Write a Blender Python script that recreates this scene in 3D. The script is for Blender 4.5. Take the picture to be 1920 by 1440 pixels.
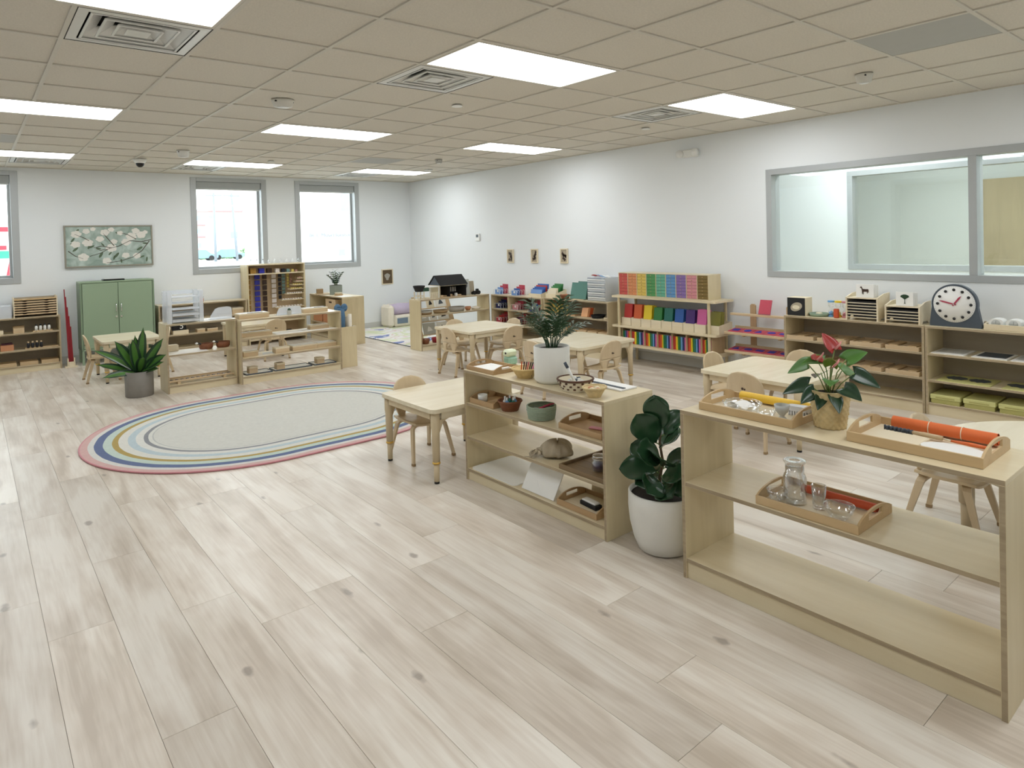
import bpy, bmesh, math, random
from mathutils import Matrix, Vector
random.seed(7)
PI = math.pi
scene = bpy.context.scene
for o in list(bpy.data.objects): bpy.data.objects.remove(o)
COL = scene.collection

# ------------------------------------------------------------------ camera
CAM = Vector((-1.0248, -4.1836, 1.548)); YAW, PITCH, ROLL = math.radians(39.2544), math.radians(-1.0892), math.radians(-1.5271)
FPX, CX, CY = 1238.79, 952.74, 471.59
fw = Vector((math.sin(YAW)*math.cos(PITCH), math.cos(YAW)*math.cos(PITCH), math.sin(PITCH)))
rt = Vector((math.cos(YAW), -math.sin(YAW), 0)); up = rt.cross(fw)
rt2 = rt*math.cos(ROLL) + up*math.sin(ROLL); up2 = -rt*math.sin(ROLL) + up*math.cos(ROLL)
cd = bpy.data.cameras.new('camera'); cam = bpy.data.objects.new('camera', cd); COL.objects.link(cam)
cam.matrix_world = Matrix(((rt2.x, up2.x, -fw.x, CAM.x), (rt2.y, up2.y, -fw.y, CAM.y), (rt2.z, up2.z, -fw.z, CAM.z), (0, 0, 0, 1)))
cd.sensor_fit = 'HORIZONTAL'; cd.sensor_width = 36.0; cd.lens = 36.0*FPX/1920
cd.shift_x = (960-CX)/1920; cd.shift_y = (CY-720)/1920; cd.clip_start = 0.05; cd.clip_end = 600
scene.camera = cam

# ------------------------------------------------------------------ sky and exposure
w = bpy.data.worlds.new('overcast_sky'); scene.world = w; w.use_nodes = True
bg = w.node_tree.nodes['Background']; bg.inputs[0].default_value = (0.90, 0.96, 1.0, 1); bg.inputs[1].default_value = 3.8
vs = scene.view_settings; vs.view_transform = 'Standard'; vs.look = 'None'; vs.gamma = 1.0; vs.use_curve_mapping = False
vs.exposure = 0.46
PANEL = 7.0     # radiance of the ceiling light panels

# ------------------------------------------------------------------ materials
def lin(c):
    if isinstance(c, str):
        c = [int(c[i:i+2], 16)/255 for i in (0, 2, 4)]
    return tuple((x/12.92 if x <= .04045 else ((x+.055)/1.055)**2.4) for x in c) + (1,)
M = {}
def newmat(name):
    m = bpy.data.materials.new(name); m.use_nodes = True; M[name] = m
    nt = m.node_tree; return m, nt, nt.nodes['Principled BSDF']
def plain(name, col, rough=.5, metal=0, spec=.5, var=.06, scale=9, bump=0, bscale=60):
    m, nt, p = newmat(name); N, Lk = nt.nodes, nt.links
    p.inputs['Roughness'].default_value = rough; p.inputs['Metallic'].default_value = metal; p.inputs['Specular IOR Level'].default_value = spec
    c = lin(col)
    tc = N.new('ShaderNodeTexCoord'); no = N.new('ShaderNodeTexNoise'); no.inputs['Scale'].default_value = scale; no.inputs['Detail'].default_value = 3
    Lk.new(tc.outputs['Object'], no.inputs['Vector'])
    mx = N.new('ShaderNodeMix'); mx.data_type = 'RGBA'
    mx.inputs[6].default_value = tuple(x*(1-var) for x in c[:3]) + (1,); mx.inputs[7].default_value = tuple(min(1, x*(1+var)) for x in c[:3]) + (1,)
    Lk.new(no.outputs['Fac'], mx.inputs[0]); Lk.new(mx.outputs[2], p.inputs['Base Color'])
    if bump:
        n2 = N.new('ShaderNodeTexNoise'); n2.inputs['Scale'].default_value = bscale; n2.inputs['Detail'].default_value = 4
        Lk.new(tc.outputs['Object'], n2.inputs['Vector'])
        b = N.new('ShaderNodeBump'); b.inputs['Strength'].default_value = bump; b.inputs['Distance'].default_value = .004
        Lk.new(n2.outputs['Fac'], b.inputs['Height']); Lk.new(b.outputs['Normal'], p.inputs['Normal'])
    return m
def wood(name, c1, c2, axis='x', rough=.42, scale=14, spec=.4):
    m, nt, p = newmat(name); N, Lk = nt.nodes, nt.links
    p.inputs['Roughness'].default_value = rough; p.inputs['Specular IOR Level'].default_value = spec
    tc = N.new('ShaderNodeTexCoord'); oi = N.new('ShaderNodeObjectInfo')
    ad = N.new('ShaderNodeVectorMath'); ad.operation = 'ADD'
    ml = N.new('ShaderNodeMath'); ml.operation = 'MULTIPLY'; ml.inputs[1].default_value = 40
    Lk.new(oi.outputs['Random'], ml.inputs[0]); Lk.new(tc.outputs['Object'], ad.inputs[0]); Lk.new(ml.outputs[0], ad.inputs[1])
    mp = N.new('ShaderNodeMapping'); s = {'x': (.09, 1, 1), 'y': (1, .09, 1), 'z': (1, 1, .09)}[axis]
    mp.inputs['Scale'].default_value = tuple(scale*k for k in s); Lk.new(ad.outputs[0], mp.inputs['Vector'])
    n1 = N.new('ShaderNodeTexNoise'); n1.inputs['Scale'].default_value = 1; n1.inputs['Detail'].default_value = 5; n1.inputs['Roughness'].default_value = .6; n1.inputs['Distortion'].default_value = .6
    Lk.new(mp.outputs[0], n1.inputs['Vector'])
    n2 = N.new('ShaderNodeTexNoise'); n2.inputs['Scale'].default_value = 3; Lk.new(ad.outputs[0], n2.inputs['Vector'])
    av = N.new('ShaderNodeMath'); av.operation = 'MULTIPLY_ADD'; av.inputs[1].default_value = .35; Lk.new(n2.outputs['Fac'], av.inputs[0])
    sc = N.new('ShaderNodeMath'); sc.operation = 'MULTIPLY'; sc.inputs[1].default_value = .65; Lk.new(n1.outputs['Fac'], sc.inputs[0]); Lk.new(sc.outputs[0], av.inputs[2])
    cr = N.new('ShaderNodeValToRGB'); cr.color_ramp.elements[0].position = .32; cr.color_ramp.elements[1].position = .68
    cr.color_ramp.elements[0].color = lin(c1); cr.color_ramp.elements[1].color = lin(c2)
    Lk.new(av.outputs[0], cr.inputs[0]); Lk.new(cr.outputs[0], p.inputs['Base Color'])
    return m
def thin_glass(name, tint=(1, 1, 1), base=.04, edge=.55, rough=.0, haze=0, blend=.25):
    # sheet glass or blown glass seen as thin walls: clear face-on, mirror-like at grazing angles
    m = bpy.data.materials.new(name); m.use_nodes = True; M[name] = m; nt = m.node_tree; N, Lk = nt.nodes, nt.links
    N.remove(N['Principled BSDF']); out = N['Material Output']
    tr = N.new('ShaderNodeBsdfTransparent'); tr.inputs[0].default_value = tint + (1,)
    gl = N.new('ShaderNodeBsdfGlossy'); gl.inputs['Roughness'].default_value = rough; gl.inputs[0].default_value = (.95, .97, 1, 1)
    lw = N.new('ShaderNodeLayerWeight'); lw.inputs['Blend'].default_value = blend
    mr = N.new('ShaderNodeMapRange'); mr.inputs['To Min'].default_value = base; mr.inputs['To Max'].default_value = edge
    Lk.new(lw.outputs['Facing'], mr.inputs['Value'])
    mx = N.new('ShaderNodeMixShader'); Lk.new(mr.outputs[0], mx.inputs[0]); Lk.new(tr.outputs[0], mx.inputs[1]); Lk.new(gl.outputs[0], mx.inputs[2])
    last = mx
    if haze:
        df = N.new('ShaderNodeBsdfDiffuse'); df.inputs[0].default_value = (.93, .95, .97, 1)
        m2 = N.new('ShaderNodeMixShader'); m2.inputs[0].default_value = haze
        Lk.new(mx.outputs[0], m2.inputs[1]); Lk.new(df.outputs[0], m2.inputs[2]); last = m2
    Lk.new(last.outputs[0], out.inputs[0]); return m
def emit(name, col, s):
    m = bpy.data.materials.new(name); m.use_nodes = True; M[name] = m; nt = m.node_tree
    nt.nodes.remove(nt.nodes['Principled BSDF']); e = nt.nodes.new('ShaderNodeEmission'); e.inputs[0].default_value = tuple(col)+(1,); e.inputs[1].default_value = s
    nt.links.new(e.outputs[0], nt.nodes['Material Output'].inputs[0]); return m

wood('birch_x', 'd8c8a4', 'e6d9ba', 'x', .3, 14, .55); wood('birch_z', 'cfbf98', 'dfd0ac', 'z', .36, 14, .5); wood('birch_y', 'd8c8a4', 'e6d9ba', 'y', .3)
wood('ply_edge', '9c8a70', 'b9a88a', 'x', .6, 60)
wood('maple', 'e0d3b4', 'ece2c9', 'x', .27, 14, .55); wood('maple_z', 'cdbb98', 'dccbab', 'z', .4); wood('chair_ply', 'cbb591', 'dac7a7', 'z', .36, 14, .5)
wood('beech', 'c6ab86', 'd6bf9c', 'x', .45); wood('beech_z', 'b99d78', 'cbb18c', 'z', .45)
wood('tray_wood', 'c4a67a', 'd4b98f', 'x', .42); wood('tray_tan', 'b09068', 'c3a47c', 'x', .5); wood('dark_tray', '6f5a41', '927a58', 'x', .5, 10)
wood('pale_wood', 'dfd0b0', 'ebdfc6', 'x', .5); wood('shelf_back_shaded', 'a59a88', 'b2a895', 'x', .6); wood('door_wood', 'b5a382', 'c6b592', 'z', .5)  # shelf backs are ply greyed in colour for the shade inside the units
plain('wall_paint', 'eef2f4', .75, var=.01, scale=3, bump=.08, bscale=220); plain('corridor_paint', 'eef2f1', .7, var=.01)
plain('alu', 'b6babb', .42, .25, var=.02); plain('shade_fabric', 'aeb2b2', .7, var=.03); plain('base_rubber', 'd2d4d2', .55, var=.02)
plain('tile_face', 'dcd6ca', .92, spec=.2, var=.13, scale=95, bump=.6, bscale=130); plain('grid_metal', 'd3cec2', .5, var=.01)
plain('grey_panel', 'b5b5b0', .7, var=.03); plain('diffuser_metal', 'e3e3df', .32, .15, var=.02); plain('duct_dark', '23221f', .9)
plain('white_plastic', 'eeefec', .35, var=.01); plain('off_white', 'dcdad2', .45, var=.02); plain('black_plastic', '17181a', .35, var=.05); plain('black_matte', '1d1d1f', .75, var=.08)
plain('lens_dark', '0b0c0e', .08, var=0)
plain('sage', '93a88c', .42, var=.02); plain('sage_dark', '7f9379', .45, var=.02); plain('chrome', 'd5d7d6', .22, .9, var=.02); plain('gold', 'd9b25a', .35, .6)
plain('red_rod', '8e1420', .45, var=.05); plain('rubber', '1b1a19', .8); plain('paper', 'f4f4f1', .7, var=.01); plain('cream_paper', 'e9dfc6', .7, var=.03)
plain('pot_grey', '87827b', .6, var=.08, scale=20, bump=.2); plain('pot_white', 'ecebe4', .5, var=.02, bump=.1); plain('soil', '2d241d', .95, var=.3, scale=60, bump=.8)
plain('pot_ficus', 'e6e4dd', .6, var=.04, bump=.25, bscale=30); plain('concrete_sage', '8b9389', .8, var=.08, bump=.2)
plain('leaf_dark', '23402a', .3, var=.35, scale=14); plain('leaf_mid', '4d7a34', .35, var=.3, scale=12); plain('leaf_light', '7d9c3a', .4, var=.25, scale=12); plain('leaf_palm', '2c4a2c', .4, var=.35)
plain('spathe', 'a02a24', .28, var=.2); plain('spadix', 'd98f8a', .5); plain('stem_green', '6f8443', .5, var=.15); plain('stem_brown', '5b4a33', .7, var=.2); plain('leaf_ficus', '27472d', .22, var=.4, scale=10)
plain('wicker_pale', 'd8bd84', .7, var=.22, scale=60, bump=.4); plain('wicker_straw', 'd6c08f', .65, var=.25, scale=50, bump=.3); plain('wicker_brown', '7d4b2e', .65, var=.3, scale=60, bump=.4); plain('wicker_dark', '5b3a26', .65, var=.3, scale=60)
plain('rope_green', '9aa994', .85, var=.15, scale=80, bump=.5); plain('linen', 'b5a993', .95, var=.15, scale=40, bump=.4); plain('grey_basket', 'a9a59b', .85, var=.15, bump=.4); plain('tan_basket', '9d8461', .8, var=.2, bump=.4)
for n, c in dict(red='c2352f', orange='d9622e', yellow='f0d42a', green='2f7d3d', teal='1f6f63', blue='2c5fae', purple='4b2a78', pink='d96aa6', olive='7e7a33', navy='232a63', sky='6fa6d8', rose='c64a5e',
        dr_red='c4514a', dr_orange='d58b5c', dr_yellow='d6bb5c', dr_green='4d9356', dr_teal='63ad93', dr_blue='5d92c4', dr_purple='856aa8', dr_pink='cf8a92', dr_olive='7a6430',
        board_green='4f7d72', blue_fabric='4a7193', peach='f0b482', clear_blue='7aa0d8', bead_gold='a37c33', bead_blue='3034a8', bead_brown='3d281b', bead_white='e9e2de', bead_black='20222b', bead_teal='7fa09e', bead_yellow='e3cf74', bead_pink='c79b8e', lilac='cdbfd8', cream_fabric='eee6d6', denim='748699', plum='4a1f33', mint='a9d3bd', mint_pale='e6efcf', slate='48525d', hand_red='b23a55', purple_fill='3b2458', lime_card='d2d08c', lime_dark='b3ae6a', yellow_mat='f2c53d', orange_mat='e2713a', rust_mat='c24f2a', terracotta='c58a63', egg_grey='c2c4bf', brush_white='eceef2', dish_green='8ba08b').items():
    plain(n, c, .5, var=.06, scale=25)
thin_glass('window_glass', (.97, .99, .98), .03, .5); thin_glass('clear_glass', (.985, .99, .99), .05, .9, blend=.4); thin_glass('frosted', (.93, .96, 1), .08, .5, .1, .45); thin_glass('acrylic', (.97, .98, 1), .08, .5, .05, .28)
emit('panel_light', (.96, .985, 1.0), PANEL)
emit('corridor_light', (.95, 1, 1.02), 9.5)

# ------------------------------------------------------------------ mesh helpers
class MB:
    def __init__(s): s.v = []; s.f = []; s.m = []; s.sm = []
    def add(s, V, F, mi=0, smooth=False, T=None):
        o = len(s.v)
        s.v += [tuple(T @ Vector(p)) for p in V] if T is not None else [tuple(p) for p in V]
        for f in F: s.f.append([i+o for i in f]); s.m.append(mi); s.sm.append(smooth)
        return s
    def box(s, x0, x1, y0, y1, z0, z1, b=.0015, mi=0, front=None, T=None):
        lo, hi = (x0, y0, z0), (x1, y1, z1); b = min(b, .45*min(x1-x0, y1-y0, z1-z0))
        if b <= 0:
            V = [((x0, x1)[i & 1], (y0, y1)[i >> 1 & 1], (z0, z1)[i >> 2 & 1]) for i in range(8)]
            s.add(V, [(0, 2, 3, 1), (4, 5, 7, 6), (2, 6, 7, 3), (0, 4, 6, 2), (1, 3, 7, 5)], mi, False, T)
            return s.add(V, [(0, 1, 5, 4)], mi if front is None else front, False, T)
        V = []; idx = {}
        for c in range(8):
            for a in range(3):
                p = []
                for k in range(3):
                    h = c >> k & 1; val = hi[k] if h else lo[k]
                    if k != a: val += -b if h else b
                    p.append(val)
                idx[c, a] = len(V); V.append(p)
        F = []; FF = []
        for a in range(3):
            k1, k2 = [(1, 2), (2, 0), (0, 1)][a]
            for h in (0, 1):
                cs = [h << a, h << a | 1 << k1, h << a | 1 << k1 | 1 << k2, h << a | 1 << k2]
                if not h: cs = cs[::-1]
                (FF if (a == 1 and h == 0) else F).append([idx[c, a] for c in cs])
        for a in range(3):
            k1, k2 = [(1, 2), (2, 0), (0, 1)][a]
            for h1 in (0, 1):
                for h2 in (0, 1):
                    c0 = h1 << k1 | h2 << k2; c1 = c0 | 1 << a
                    q = [idx[c0, k1], idx[c1, k1], idx[c1, k2], idx[c0, k2]]
                    F.append(q if h1 == h2 else q[::-1])
        for c in range(8):
            t = [idx[c, 0], idx[c, 1], idx[c, 2]]
            F.append(t if bin(c).count('1') % 2 else t[::-1])
        s.add(V, F, mi, False, T)
        o = len(s.v)-24
        s.f.append([i+o for i in FF[0]]); s.m.append(mi if front is None else front); s.sm.append(False)
        return s
    def lathe(s, prof, n=24, cx=0, cy=0, mi=0, smooth=True, T=None, fn=None, ang=2*PI):
        V = []; F = []; full = abs(ang-2*PI) < 1e-6; nn = n if full else n+1
        for k, (r, z) in enumerate(prof):
            for i in range(nn):
                a = ang*i/n; rr = r if fn is None else fn(r, z, a, k)
                V.append((cx+rr*math.cos(a), cy+rr*math.sin(a), z))
        for k in range(len(prof)-1):
            for i in range(n):
                j = (i+1) % nn; F.append((k*nn+i, k*nn+j, (k+1)*nn+j, (k+1)*nn+i))
        return s.add(V, F, mi, smooth, T)
    def cyl(s, x, y, z0, z1, r, r1=None, n=16, mi=0, T=None, smooth=True):
        r1 = r if r1 is None else r1
        s.lathe([(r, z0), (r1, z1)], n, x, y, mi, smooth, T)
        V = [(x+rr*math.cos(2*PI*i/n), y+rr*math.sin(2*PI*i/n), z) for rr, z in ((r, z0), (r1, z1)) for i in range(n)]
        return s.add(V, [tuple(range(n))[::-1], tuple(range(n, 2*n))], mi, False, T)
    def tube(s, path, r, n=8, mi=0, caps=True, T=None):
        P = [Vector(p) for p in path]; R = r if isinstance(r, (list, tuple)) else [r]*len(P)
        V = []; F = []; prev = None
        for k, p in enumerate(P):
            t = (P[min(k+1, len(P)-1)]-P[max(k-1, 0)]).normalized()
            if prev is None: prev = t.orthogonal().normalized()
            u = (prev - t*prev.dot(t)).normalized(); prev = u; v = t.cross(u)
            for i in range(n):
                a = 2*PI*i/n; V.append(p + (u*math.cos(a)+v*math.sin(a))*R[k])
        for k in range(len(P)-1):
            for i in range(n):
                j = (i+1) % n; F.append((k*n+i, k*n+j, (k+1)*n+j, (k+1)*n+i))
        if caps: F.append(tuple(range(n))[::-1]); F.append(tuple((len(P)-1)*n+i for i in range(n)))
        return s.add(V, F, mi, True, T)
    def sweep(s, path, side, w, t, mi=0, T=None):
        # flat bar swept along a path; side = direction of its width
        P = [Vector(p) for p in path]; sd = Vector(side).normalized(); V = []; F = []
        W = w if isinstance(w, (list, tuple)) else [w]*len(P)
        for k, p in enumerate(P):
            tg = (P[min(k+1, len(P)-1)]-P[max(k-1, 0)]).normalized(); n = tg.cross(sd).normalized()
            for a, b in ((-1, -1), (1, -1), (1, 1), (-1, 1)): V.append(p + sd*(a*W[k]/2) + n*(b*t/2))
        for k in range(len(P)-1):
            for i in range(4):
                j = (i+1) % 4; F.append((k*4+i, k*4+j, (k+1)*4+j, (k+1)*4+i))
        F.append((3, 2, 1, 0)); o = (len(P)-1)*4; F.append((o, o+1, o+2, o+3))
        return s.add(V, F, mi, False, T)
    def prism(s, poly, axis, a0, a1, mi=0, smooth=False, T=None):
        n = len(poly)
        def pt(u, v, a): return {'z': (u, v, a), 'y': (u, a, v), 'x': (a, u, v)}[axis]
        V = [pt(u, v, a0) for u, v in poly] + [pt(u, v, a1) for u, v in poly]
        s.add(V, [tuple(range(n))[::-1], tuple(range(n, 2*n))], mi, False, T)
        return s.add(V, [(i, (i+1) % n, n+(i+1) % n, n+i) for i in range(n)], mi, smooth, T)
    def sheet(s, fn, nu, nv, th, mi=0, smooth=True, T=None, mif=None):
        G = [[Vector(fn(i/nu, j/nv)) for j in range(nv+1)] for i in range(nu+1)]
        A, B = [], []
        for i in range(nu+1):
            for j in range(nv+1):
                du = G[min(i+1, nu)][j]-G[max(i-1, 0)][j]; dv = G[i][min(j+1, nv)]-G[i][max(j-1, 0)]
                n = du.cross(dv); n = n.normalized() if n.length > 1e-9 else Vector((0, 0, 1))
                A.append(G[i][j]+n*th/2); B.append(G[i][j]-n*th/2)
        k = nv+1; V = A+B; o = len(A)
        for i in range(nu):
            for j in range(nv):
                a, b, c, d = i*k+j, (i+1)*k+j, (i+1)*k+j+1, i*k+j+1
                q = mi if mif is None else mif(i, j)
                s._q = getattr(s, '_q', []); s._q.append(((a, b, c, d), q)); s._q.append(((o+d, o+c, o+b, o+a), q))
        E = []
        for i in range(nu): E += [(i*k, o+i*k, o+(i+1)*k, (i+1)*k), ((i+1)*k+nv, o+(i+1)*k+nv, o+i*k+nv, i*k+nv)]
        for j in range(nv): E += [(j+1, o+j+1, o+j, j), (nu*k+j, o+nu*k+j, o+nu*k+j+1, nu*k+j+1)]
        off = len(s.v); s.v += [tuple(T @ p) for p in V] if T is not None else [tuple(p) for p in V]
        for f, q in s._q: s.f.append([x+off for x in f]); s.m.append(q); s.sm.append(smooth)
        s._q = []
        for f in E: s.f.append([x+off for x in f]); s.m.append(mi); s.sm.append(False)
        return s
    def mesh(s, name, mats):
        me = bpy.data.meshes.new(name); me.from_pydata(s.v, [], s.f)
        for m in (mats if isinstance(mats, (list, tuple)) else [mats]): me.materials.append(M[m] if isinstance(m, str) else m)
        me.polygons.foreach_set('material_index', s.m); me.polygons.foreach_set('use_smooth', s.sm)
        bm = bmesh.new(); bm.from_mesh(me); bmesh.ops.recalc_face_normals(bm, faces=bm.faces); bm.to_mesh(me); bm.free()
        me.update(); return me
    def build(s, name, mats, parent=None, loc=None, rz=0, label=None, cat=None, group=None, kind=None):
        return put(name, s.mesh(name, mats), parent, loc, rz, label, cat, group, kind)
def put(name, me, parent=None, loc=None, rz=0, label=None, cat=None, group=None, kind=None):
    o = bpy.data.objects.new(name, me); COL.objects.link(o)
    if parent is not None: o.parent = parent
    if loc is not None: o.location = loc
    if rz: o.rotation_euler = (0, 0, rz)
    if label: o['label'] = label
    if cat: o['category'] = cat
    if group: o['group'] = group
    if kind: o['kind'] = kind
    return o
def thing(name, label, cat, loc=(0, 0, 0), rz=0, group=None):
    return put(name, None, None, loc, rz, label, cat, group)
def dup(src, loc, rz, label, group=None):
    def cp(o, par):
        c = o.copy(); COL.objects.link(c); c.parent = par
        for ch in list(o.children): cp(ch, c)
        return c
    r = cp(src, None); r.location = loc; r.rotation_euler = (0, 0, rz); r['label'] = label
    if group: r['group'] = group
    return r
def RZ(a, x=0, y=0, z=0): return Matrix.Translation((x, y, z)) @ Matrix.Rotation(a, 4, 'Z')
def RX(a, x=0, y=0, z=0): return Matrix.Translation((x, y, z)) @ Matrix.Rotation(a, 4, 'X')
def RY(a, x=0, y=0, z=0): return Matrix.Translation((x, y, z)) @ Matrix.Rotation(a, 4, 'Y')
def rrect(x0, x1, y0, y1, r, n=5):
    P = []
    for cx, cy, a0 in ((x1-r, y0+r, -PI/2), (x1-r, y1-r, 0), (x0+r, y1-r, PI/2), (x0+r, y0+r, PI)):
        for i in range(n+1): a = a0+PI/2*i/n; P.append((cx+r*math.cos(a), cy+r*math.sin(a)))
    return P
def text_mesh(s, size, ext=.002, mat='black_matte', spacing=1.0):
    cu = bpy.data.curves.new('lettering', 'FONT'); cu.body = s; cu.size = size; cu.extrude = ext; cu.align_x = 'CENTER'; cu.align_y = 'CENTER'; cu.resolution_u = 3; cu.space_character = spacing
    o = bpy.data.objects.new('lettering', cu); COL.objects.link(o)
    bpy.context.view_layer.update()
    me = bpy.data.meshes.new_from_object(o.evaluated_get(bpy.context.evaluated_depsgraph_get()))
    bpy.data.objects.remove(o); bpy.data.curves.remove(cu)
    me.materials.clear(); me.materials.append(M[mat]); return me

# ================================================================== the setting
XR, YB, ZC, T = 5.48, 6.69, 2.663, .61
XL, YF = -4.27, -6.1

# ---- floor planks
def floor_mat():
    m, nt, p = newmat('oak_plank'); N, Lk = nt.nodes, nt.links
    p.inputs['Specular IOR Level'].default_value = .45
    tc = N.new('ShaderNodeTexCoord'); oi = N.new('ShaderNodeObjectInfo'); at = N.new('ShaderNodeAttribute'); at.attribute_name = 'pid'
    sm = N.new('ShaderNodeMath'); sm.operation = 'ADD'; Lk.new(oi.outputs['Random'], sm.inputs[0]); Lk.new(at.outputs['Fac'], sm.inputs[1])
    ml = N.new('ShaderNodeMath'); ml.operation = 'MULTIPLY'; ml.inputs[1].default_value = 57.3; Lk.new(sm.outputs[0], ml.inputs[0])
    ad = N.new('ShaderNodeVectorMath'); ad.operation = 'ADD'; Lk.new(tc.outputs['Object'], ad.inputs[0]); Lk.new(ml.outputs[0], ad.inputs[1])
    def noise(scale, det, dist, sx, sy):
        mp = N.new('ShaderNodeMapping'); mp.inputs['Scale'].default_value = (sx, sy, 1); Lk.new(ad.outputs[0], mp.inputs['Vector'])
        n = N.new('ShaderNodeTexNoise'); n.inputs['Scale'].default_value = scale; n.inputs['Detail'].default_value = det; n.inputs['Distortion'].default_value = dist
        Lk.new(mp.outputs[0], n.inputs['Vector']); return n.outputs['Fac']
    broad = noise(1, 3, .8, 7, .9); grain = noise(1, 6, .3, 70, 3.5); cloud = noise(2.2, 3, .5, 1.6, 1)
    def comb(a, ka, b, kb):
        x = N.new('ShaderNodeMath'); x.operation = 'MULTIPLY'; x.inputs[1].default_value = ka; Lk.new(a, x.inputs[0])
        y = N.new('ShaderNodeMath'); y.operation = 'MULTIPLY_ADD'; y.inputs[1].default_value = kb; Lk.new(b, y.inputs[0]); Lk.new(x.outputs[0], y.inputs[2]); return y.outputs[0]
    f = comb(comb(broad, .55, grain, .2), 1, cloud, .25)
    cr = N.new('ShaderNodeValToRGB'); e = cr.color_ramp.elements; e[0].position = .38; e[0].color = lin('c3b6a6'); e[1].position = .60; e[1].color = lin('e8e1d6')
    k = e.new(.48); k.color = lin('d6cbbd'); Lk.new(f, cr.inputs[0])
    # knots
    mp = N.new('ShaderNodeMapping'); mp.inputs['Scale'].default_value = (3.0, 1.1, 1); Lk.new(ad.outputs[0], mp.inputs['Vector'])
    wob = N.new('ShaderNodeTexNoise'); wob.inputs['Scale'].default_value = 14; Lk.new(ad.outputs[0], wob.inputs['Vector'])
    vo = N.new('ShaderNodeTexVoronoi'); vo.voronoi_dimensions = '2D'; vo.inputs['Scale'].default_value = 1; Lk.new(mp.outputs[0], vo.inputs['Vector'])
    dd = N.new('ShaderNodeMath'); dd.operation = 'MULTIPLY_ADD'; dd.inputs[1].default_value = .13; Lk.new(wob.outputs['Fac'], dd.inputs[0]); Lk.new(vo.outputs['Distance'], dd.inputs[2])
    mr = N.new('ShaderNodeMapRange'); mr.inputs['From Min'].default_value = .075; mr.inputs['From Max'].default_value = .115; mr.inputs['To Min'].default_value = .6; mr.inputs['To Max'].default_value = 0
    Lk.new(dd.outputs[0], mr.inputs['Value'])
    sc_ = N.new('ShaderNodeSeparateColor'); Lk.new(vo.outputs['Color'], sc_.inputs[0]); gt = N.new('ShaderNodeMath'); gt.operation = 'GREATER_THAN'; gt.inputs[1].default_value = .5; Lk.new(sc_.outputs[0], gt.inputs[0])
    km_ = N.new('ShaderNodeMath'); km_.operation = 'MULTIPLY'; Lk.new(mr.outputs[0], km_.inputs[0]); Lk.new(gt.outputs[0], km_.inputs[1])
    mx = N.new('ShaderNodeMix'); mx.data_type = 'RGBA'; Lk.new(km_.outputs[0], mx.inputs[0]); Lk.new(cr.outputs[0], mx.inputs[6]); mx.inputs[7].default_value = lin('7b6d61')
    hs = N.new('ShaderNodeHueSaturation'); Lk.new(mx.outputs[2], hs.inputs['Color'])
    fr = N.new('ShaderNodeMath'); fr.operation = 'FRACT'; Lk.new(ml.outputs[0], fr.inputs[0])
    vr = N.new('ShaderNodeMapRange'); vr.inputs['To Min'].default_value = .92; vr.inputs['To Max'].default_value = 1.05; Lk.new(fr.outputs[0], vr.inputs['Value']); Lk.new(vr.outputs[0], hs.inputs['Value'])
    Lk.new(hs.outputs[0], p.inputs['Base Color'])
    rr = N.new('ShaderNodeMapRange'); rr.inputs['To Min'].default_value = .27; rr.inputs['To Max'].default_value = .4; Lk.new(grain, rr.inputs['Value']); Lk.new(rr.outputs[0], p.inputs['Roughness'])
    b = N.new('ShaderNodeBump'); b.inputs['Strength'].default_value = .12; b.inputs['Distance'].default_value = .002; Lk.new(grain, b.inputs['Height']); Lk.new(b.outputs['Normal'], p.inputs['Normal'])
floor_mat(); plain('joint', '6d5f50', .9)
floor = MB().box(XL-.2, XR+.15, YF-.2, YB+.25, -.15, -.004, 0).build('floor', 'joint', label='light oak plank floor', kind='structure')
PW, PL = .2285, 1.52
def plank_mb(): return MB().box(-PW/2+.0005, PW/2-.0005, -PL/2+.0006, PL/2-.0006, -.004, 0, .0005)
pm = plank_mb().mesh('plank', 'oak_plank')
def screen(p):
    d = Vector(p)-CAM; z = d.dot(fw)
    if z < .3: return None
    return (CX+FPX*d.dot(rt2)/z, CY-FPX*d.dot(up2)/z, z)
slots = []
rs = random.Random(3); nx = 60
for i in range(nx):
    x = -.83-PW*18+PW*i + PW/2
    if x+PW/2 < XL-.1 or x-PW/2 > XR+.05: continue
    y = YF-.3-rs.random()*PL
    off = {18: -1.0, 19: -1.88, 17: -.6}.get(i)
    if off is not None: y = off-PL*4
    while y < YB+.1:
        slots.append((x, y+PL/2)); y += PL
def rank(s):
    best = None
    for dy in (-PL/2, -PL/4, 0, PL/4, PL/2):
        q = screen((s[0], s[1]+dy, 0))
        if q and -60 < q[0] < 1980 and q[1] < 1500: best = q[2] if best is None else min(best, q[2])
    return best
near = sorted([(rank(s), s) for s in slots if rank(s) is not None])
chosen = [s for _, s in near[:290]]; cs = set(chosen)
for x, y in chosen: put('plank', pm, floor, (x, y, 0))
rest = MB(); pids = []
for s in slots:
    if s in cs: continue
    k = len(rest.f); rest.box(s[0]-PW/2+.0005, s[0]+PW/2-.0005, s[1]-PL/2+.0006, s[1]+PL/2-.0006, -.004, 0, 0); pids += [rs.random()]*(len(rest.f)-k)
ro = rest.build('plank_field', 'oak_plank', floor, kind='stuff')
a = ro.data.attributes.new('pid', 'FLOAT', 'FACE'); a.data.foreach_set('value', pids)

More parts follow.
